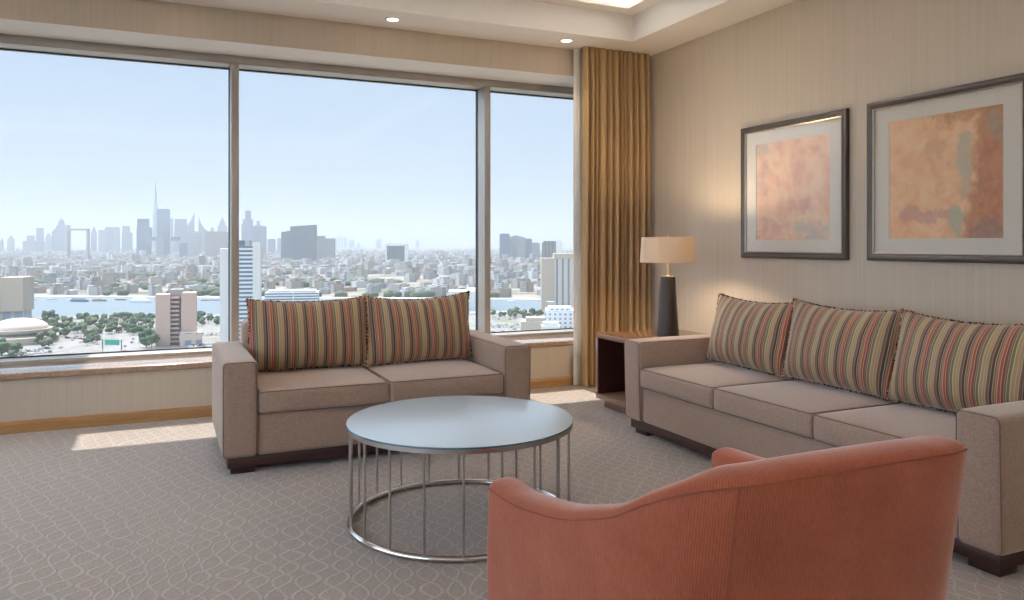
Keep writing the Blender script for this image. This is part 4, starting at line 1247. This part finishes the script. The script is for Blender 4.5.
# boats
def boat(px, py, Lb, cabin, col_, label):
    X, Y, D = gp(px, py); r = empty('boat', (X, Y, GZ + .6), -YAW - .25 + R.uniform(-.1, .1)); tag(r, label, 'boat')
    bm = bmesh.new(); w_ = Lb * .16
    pl = [(-.5, -1), (.30, -1), (.42, -.6), (.5, 0), (.42, .6), (.30, 1), (-.5, 1)]
    lo = [bm.verts.new((a * Lb * .95, b * w_ / 2 * .8, 0)) for a, b in pl]; hi = [bm.verts.new((a * Lb, b * w_ / 2, Lb * .07)) for a, b in pl]
    bm.faces.new(lo); bm.faces.new(hi)
    for k in range(7): bm.faces.new((lo[k], lo[(k + 1) % 7], hi[(k + 1) % 7], hi[k]))
    obj('hull', bm, plain('hull_paint', col_, .5), r, smooth=False)
    bm = bmesh.new(); z = Lb * .07
    for q, (a, b) in enumerate(cabin): box(bm, a * Lb, b * Lb, -w_ * .38, w_ * .38, z, z + Lb * .05, .05); z += Lb * .05
    obj('cabin', bm, plain('cabin_paint', tuple(min(.8, c * 1.3 + .15) for c in col_), .5), r, smooth=False)
boat(80, 302, 33, [(-.45, .35), (-.4, .2)], (.05, .10, .15), 'dark blue boat moored at the far bank, leftmost of the large ones')
boat(100, 301.5, 26, [(-.4, .3), (-.3, .1)], (.16, .12, .10), 'brown wooden boat moored right of the dark blue boat')
boat(121, 300.5, 21, [(-.4, .3)], (.18, .15, .13), 'small brown boat between the wooden boat and white yacht')
boat(141, 303, 40, [(-.42, .30), (-.36, .18), (-.25, .05)], (.62, .63, .64), 'large white yacht near the middle of the creek')
boat(32, 300, 23, [(-.4, .2)], (.55, .55, .55), 'white boat at the far bank, near the left edge')
boat(52, 299.8, 20, [(-.4, .2)], (.45, .44, .42), 'grey boat at the far bank between white boat and dark one')
boat(216, 300.8, 22, [(-.4, .25)], (.30, .28, .27), 'grey boat on the creek just left of the first mullion')
boat(206, 301, 17, [(-.4, .2)], (.16, .15, .16), 'dark small boat right of the beige tower')
boat(512, 302.5, 17, [(-.4, .2)], (.60, .60, .60), 'small white boat on the water in the right pane')

# low-rise city: the nearest ones individual, the rest one mass
def lowrise_mesh(seed):
    rr = random.Random(seed); bm = bmesh.new()
    prism(bm, 2, 2, 2, 2, 0, .92); 
    for q in range(3):
        x, y = rr.uniform(-.7, .7), rr.uniform(-.7, .7); prism(bm, .4, .5, .4, .5, .92, 1.08, x, y)
    if seed % 2: prism(bm, 1.1, 1.2, 1.1, 1.2, .92, 1.35, rr.uniform(-.35, .35), rr.uniform(-.3, .3))
    for sx, sy, a, b in ((0, -.97, 2, .06), (0, .97, 2, .06), (-.97, 0, .06, 2), (.97, 0, .06, 2)): prism(bm, a, b, a, b, .92, .97, sx, sy)
    return bm
def far_shore_y(x):
    for a, b in zip(shore_f, shore_f[1:]):
        if a[0] <= x <= b[0]: return a[1] + (b[1] - a[1]) * (x - a[0]) / (b[0] - a[0])
    return 0
kinds = [obj('low_rise_building', lowrise_mesh(s), FM['low'], smooth=False) for s in range(5)]; used2 = set()
spots = []
tries = 0
while len(spots) < 250 and tries < 6000:
    tries += 1
    D = 1180 * (1 + R.random() ** 1.25 * .95); b = bp(R.uniform(-15, 585)); x, y = place(b, D)
    if y < far_shore_y(x) + 45: continue
    if any((x - p_[0]) ** 2 + (y - p_[1]) ** 2 < 33 ** 2 for p_ in spots): continue
    spots.append((x, y, D))
spots.sort(key=lambda p_: p_[2])
for i, (x, y, D) in enumerate(spots):
    q = R.randrange(5); src = kinds[q]
    if q in used2: o = src.copy(); COL.objects.link(o)
    else: o = src; used2.add(q)
    h = R.choice([9, 12, 14, 17, 20, 24]) * (1.0 if R.random() < .93 else 1.6)
    o.location = (x, y, GZ); o.scale = (R.uniform(8, 17), R.uniform(7, 12), h * .8); o.rotation_euler = (0, 0, .25 + R.choice([0, 0, PI / 2]) + R.uniform(-.08, .08))
    g_ = 'low-rise buildings along the far bank' if D < 1500 else 'low-rise buildings behind the far bank'
    tag(o, 'flat-roofed low-rise building among those ' + ('lining the far bank' if D < 1500 else 'a few streets behind the far bank'), 'building', g_)
bm = bmesh.new()
for q in range(4200):
    u = R.random(); D = 2250 + 6500 * u ** 1.15; b = bp(R.uniform(-20, 600)); x, y = place(b, D)
    w_, d_ = R.uniform(12, 34), R.uniform(12, 30); h = R.choice([7, 9, 12, 15, 18, 22]) * (1 if R.random() < .95 else 2)
    vs0 = len(bm.verts); prism(bm, w_, d_, w_, d_, 0, h)
    bm.verts.ensure_lookup_table()
    an = R.uniform(0, .6); c, s = math.cos(an), math.sin(an)
    for v in bm.verts[vs0:]: v.co = Vector((x + v.co.x * c - v.co.y * s, y + v.co.x * s + v.co.y * c, GZ + v.co.z))
o = obj('low_rise_city', bm, FM['mass'], smooth=False)
tag(o, 'dense pale low-rise city spreading over the plain to the horizon', 'city', kind='stuff')
bm = bmesh.new()
for q in range(1500):
    D = 1250 + 3800 * R.random() ** 1.3; cl_ = R.uniform(-15, 590)
    x, y = place(bp(cl_), D)
    if y < far_shore_y(x) + 15: continue
    if math.sin(x * .006 + 1) + math.sin(y * .011 + x * .004) < .1: continue
    s_ = bmesh.ops.create_icosphere(bm, subdivisions=1, radius=R.uniform(5, 9.5))
    for v in s_['verts']: v.co = Vector((x + v.co.x * 1.5, y + v.co.y * 1.2, GZ + 5 + v.co.z))
o = obj('distant_foliage', bm, plain('distant_leaves', (.07, .095, .05), .95, scale=.02, var=.4), angle=180)
tag(o, 'dark green tree cover scattered between the far city buildings', 'trees', kind='stuff')

# haze over the land
mh = bpy.data.materials.new('haze'); mh.use_nodes = True; t = mh.node_tree
t.nodes.remove(t.nodes['Principled BSDF'])
vsn = t.nodes.new('ShaderNodeVolumeScatter'); vsn.inputs['Color'].default_value = (.65, .71, .78, 1); vsn.inputs['Density'].default_value = HAZE; vsn.inputs['Anisotropy'].default_value = .15
vab = t.nodes.new('ShaderNodeVolumeAbsorption'); vab.inputs['Color'].default_value = (.65, .71, .78, 1); vab.inputs['Density'].default_value = HAZE
vad = t.nodes.new('ShaderNodeAddShader'); t.links.new(vsn.outputs[0], vad.inputs[0]); t.links.new(vab.outputs[0], vad.inputs[1])
t.links.new(vad.outputs[0], t.nodes['Material Output'].inputs['Volume'])
o = obj('haze', B(-17000, 23000, 40, 30500, GZ - 20, 420), mh, smooth=False)
tag(o, 'pale blue haze lying over the whole city and creek', 'haze', kind='stuff')
#CITY_END
# ------------------------------------------------------------------ light, sky, camera
light('SUN', 'sun', (0, 10, 20), SUN_E if 'SUN_E' in globals() else 6.0, (1, .93, .82), math.radians(.6),
      rot=(math.atan2(.45, 1), 0, PI)).rotation_euler = Vector((0, .515, 1)).to_track_quat('Z', 'Y').to_euler()
wd = bpy.data.worlds.new('sky'); sc.world = wd; wd.use_nodes = True
t = wd.node_tree; bg = t.nodes['Background']
tc = t.nodes.new('ShaderNodeTexCoord'); sp = t.nodes.new('ShaderNodeSeparateXYZ'); t.links.new(tc.outputs['Generated'], sp.inputs[0])
el = mathn(t, 'MULTIPLY', sp.outputs[2], 1.0)
col = ramp(t, el, [(0, (.66, .73, .81)), (.06, (.62, .72, .82)), (.15, (.56, .69, .85)), (.30, (.50, .65, .84)), (.5, (.9, .98, 1.1)), (1, (1.0, 1.1, 1.25))])
cl = noise(t, mapping(t, tc.outputs['Generated'], (1, 1, 7)), 2.2, 5, .6)
col = mixc(t, mathn(t, 'MULTIPLY', mathn(t, 'SUBTRACT', cl, .45), 1.1, True), col, (.70, .78, .86))
def ss(v, a, b):
    n = t.nodes.new('ShaderNodeMapRange'); n.interpolation_type = 'SMOOTHSTEP'; n.inputs[1].default_value = a; n.inputs[2].default_value = b
    t.links.new(v, n.inputs[0]); return n.outputs[0]
# west sky gain added as room fill; brighter round the high sun
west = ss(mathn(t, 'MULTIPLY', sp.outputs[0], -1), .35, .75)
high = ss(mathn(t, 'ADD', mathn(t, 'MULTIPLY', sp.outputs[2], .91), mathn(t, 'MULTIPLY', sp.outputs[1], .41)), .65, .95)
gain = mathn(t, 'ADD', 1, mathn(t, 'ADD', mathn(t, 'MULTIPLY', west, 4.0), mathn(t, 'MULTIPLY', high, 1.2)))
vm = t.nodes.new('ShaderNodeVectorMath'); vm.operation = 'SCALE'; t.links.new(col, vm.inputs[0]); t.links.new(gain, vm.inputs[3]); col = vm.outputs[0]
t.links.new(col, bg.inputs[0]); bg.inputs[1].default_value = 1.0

cam = bpy.data.cameras.new('camera'); co = bpy.data.objects.new('camera', cam); COL.objects.link(co)
cam.sensor_width = 36; cam.lens = 772 / 1024 * 36; cam.shift_y = -57 / 1024
cam.clip_start = .05; cam.clip_end = 60000
co.location = (0, 0, H0); co.rotation_euler = (PI / 2, 0, -math.atan(349 / 772))
sc.camera = co
vs = sc.view_settings
sc.display_settings.display_device = 'sRGB'
vs.view_transform = 'Standard'; vs.look = 'None'; vs.exposure = .17; vs.gamma = 1; vs.use_curve_mapping = False
cy_ = sc.cycles
cy_.use_denoising = True
try: cy_.denoiser = 'OPENIMAGEDENOISE'
except Exception: pass
cy_.max_bounces = 10; cy_.diffuse_bounces = 5; cy_.glossy_bounces = 4; cy_.transparent_max_bounces = 16
cy_.sample_clamp_indirect = 6; cy_.caustics_reflective = False; cy_.caustics_refractive = False
cy_.use_light_tree = True
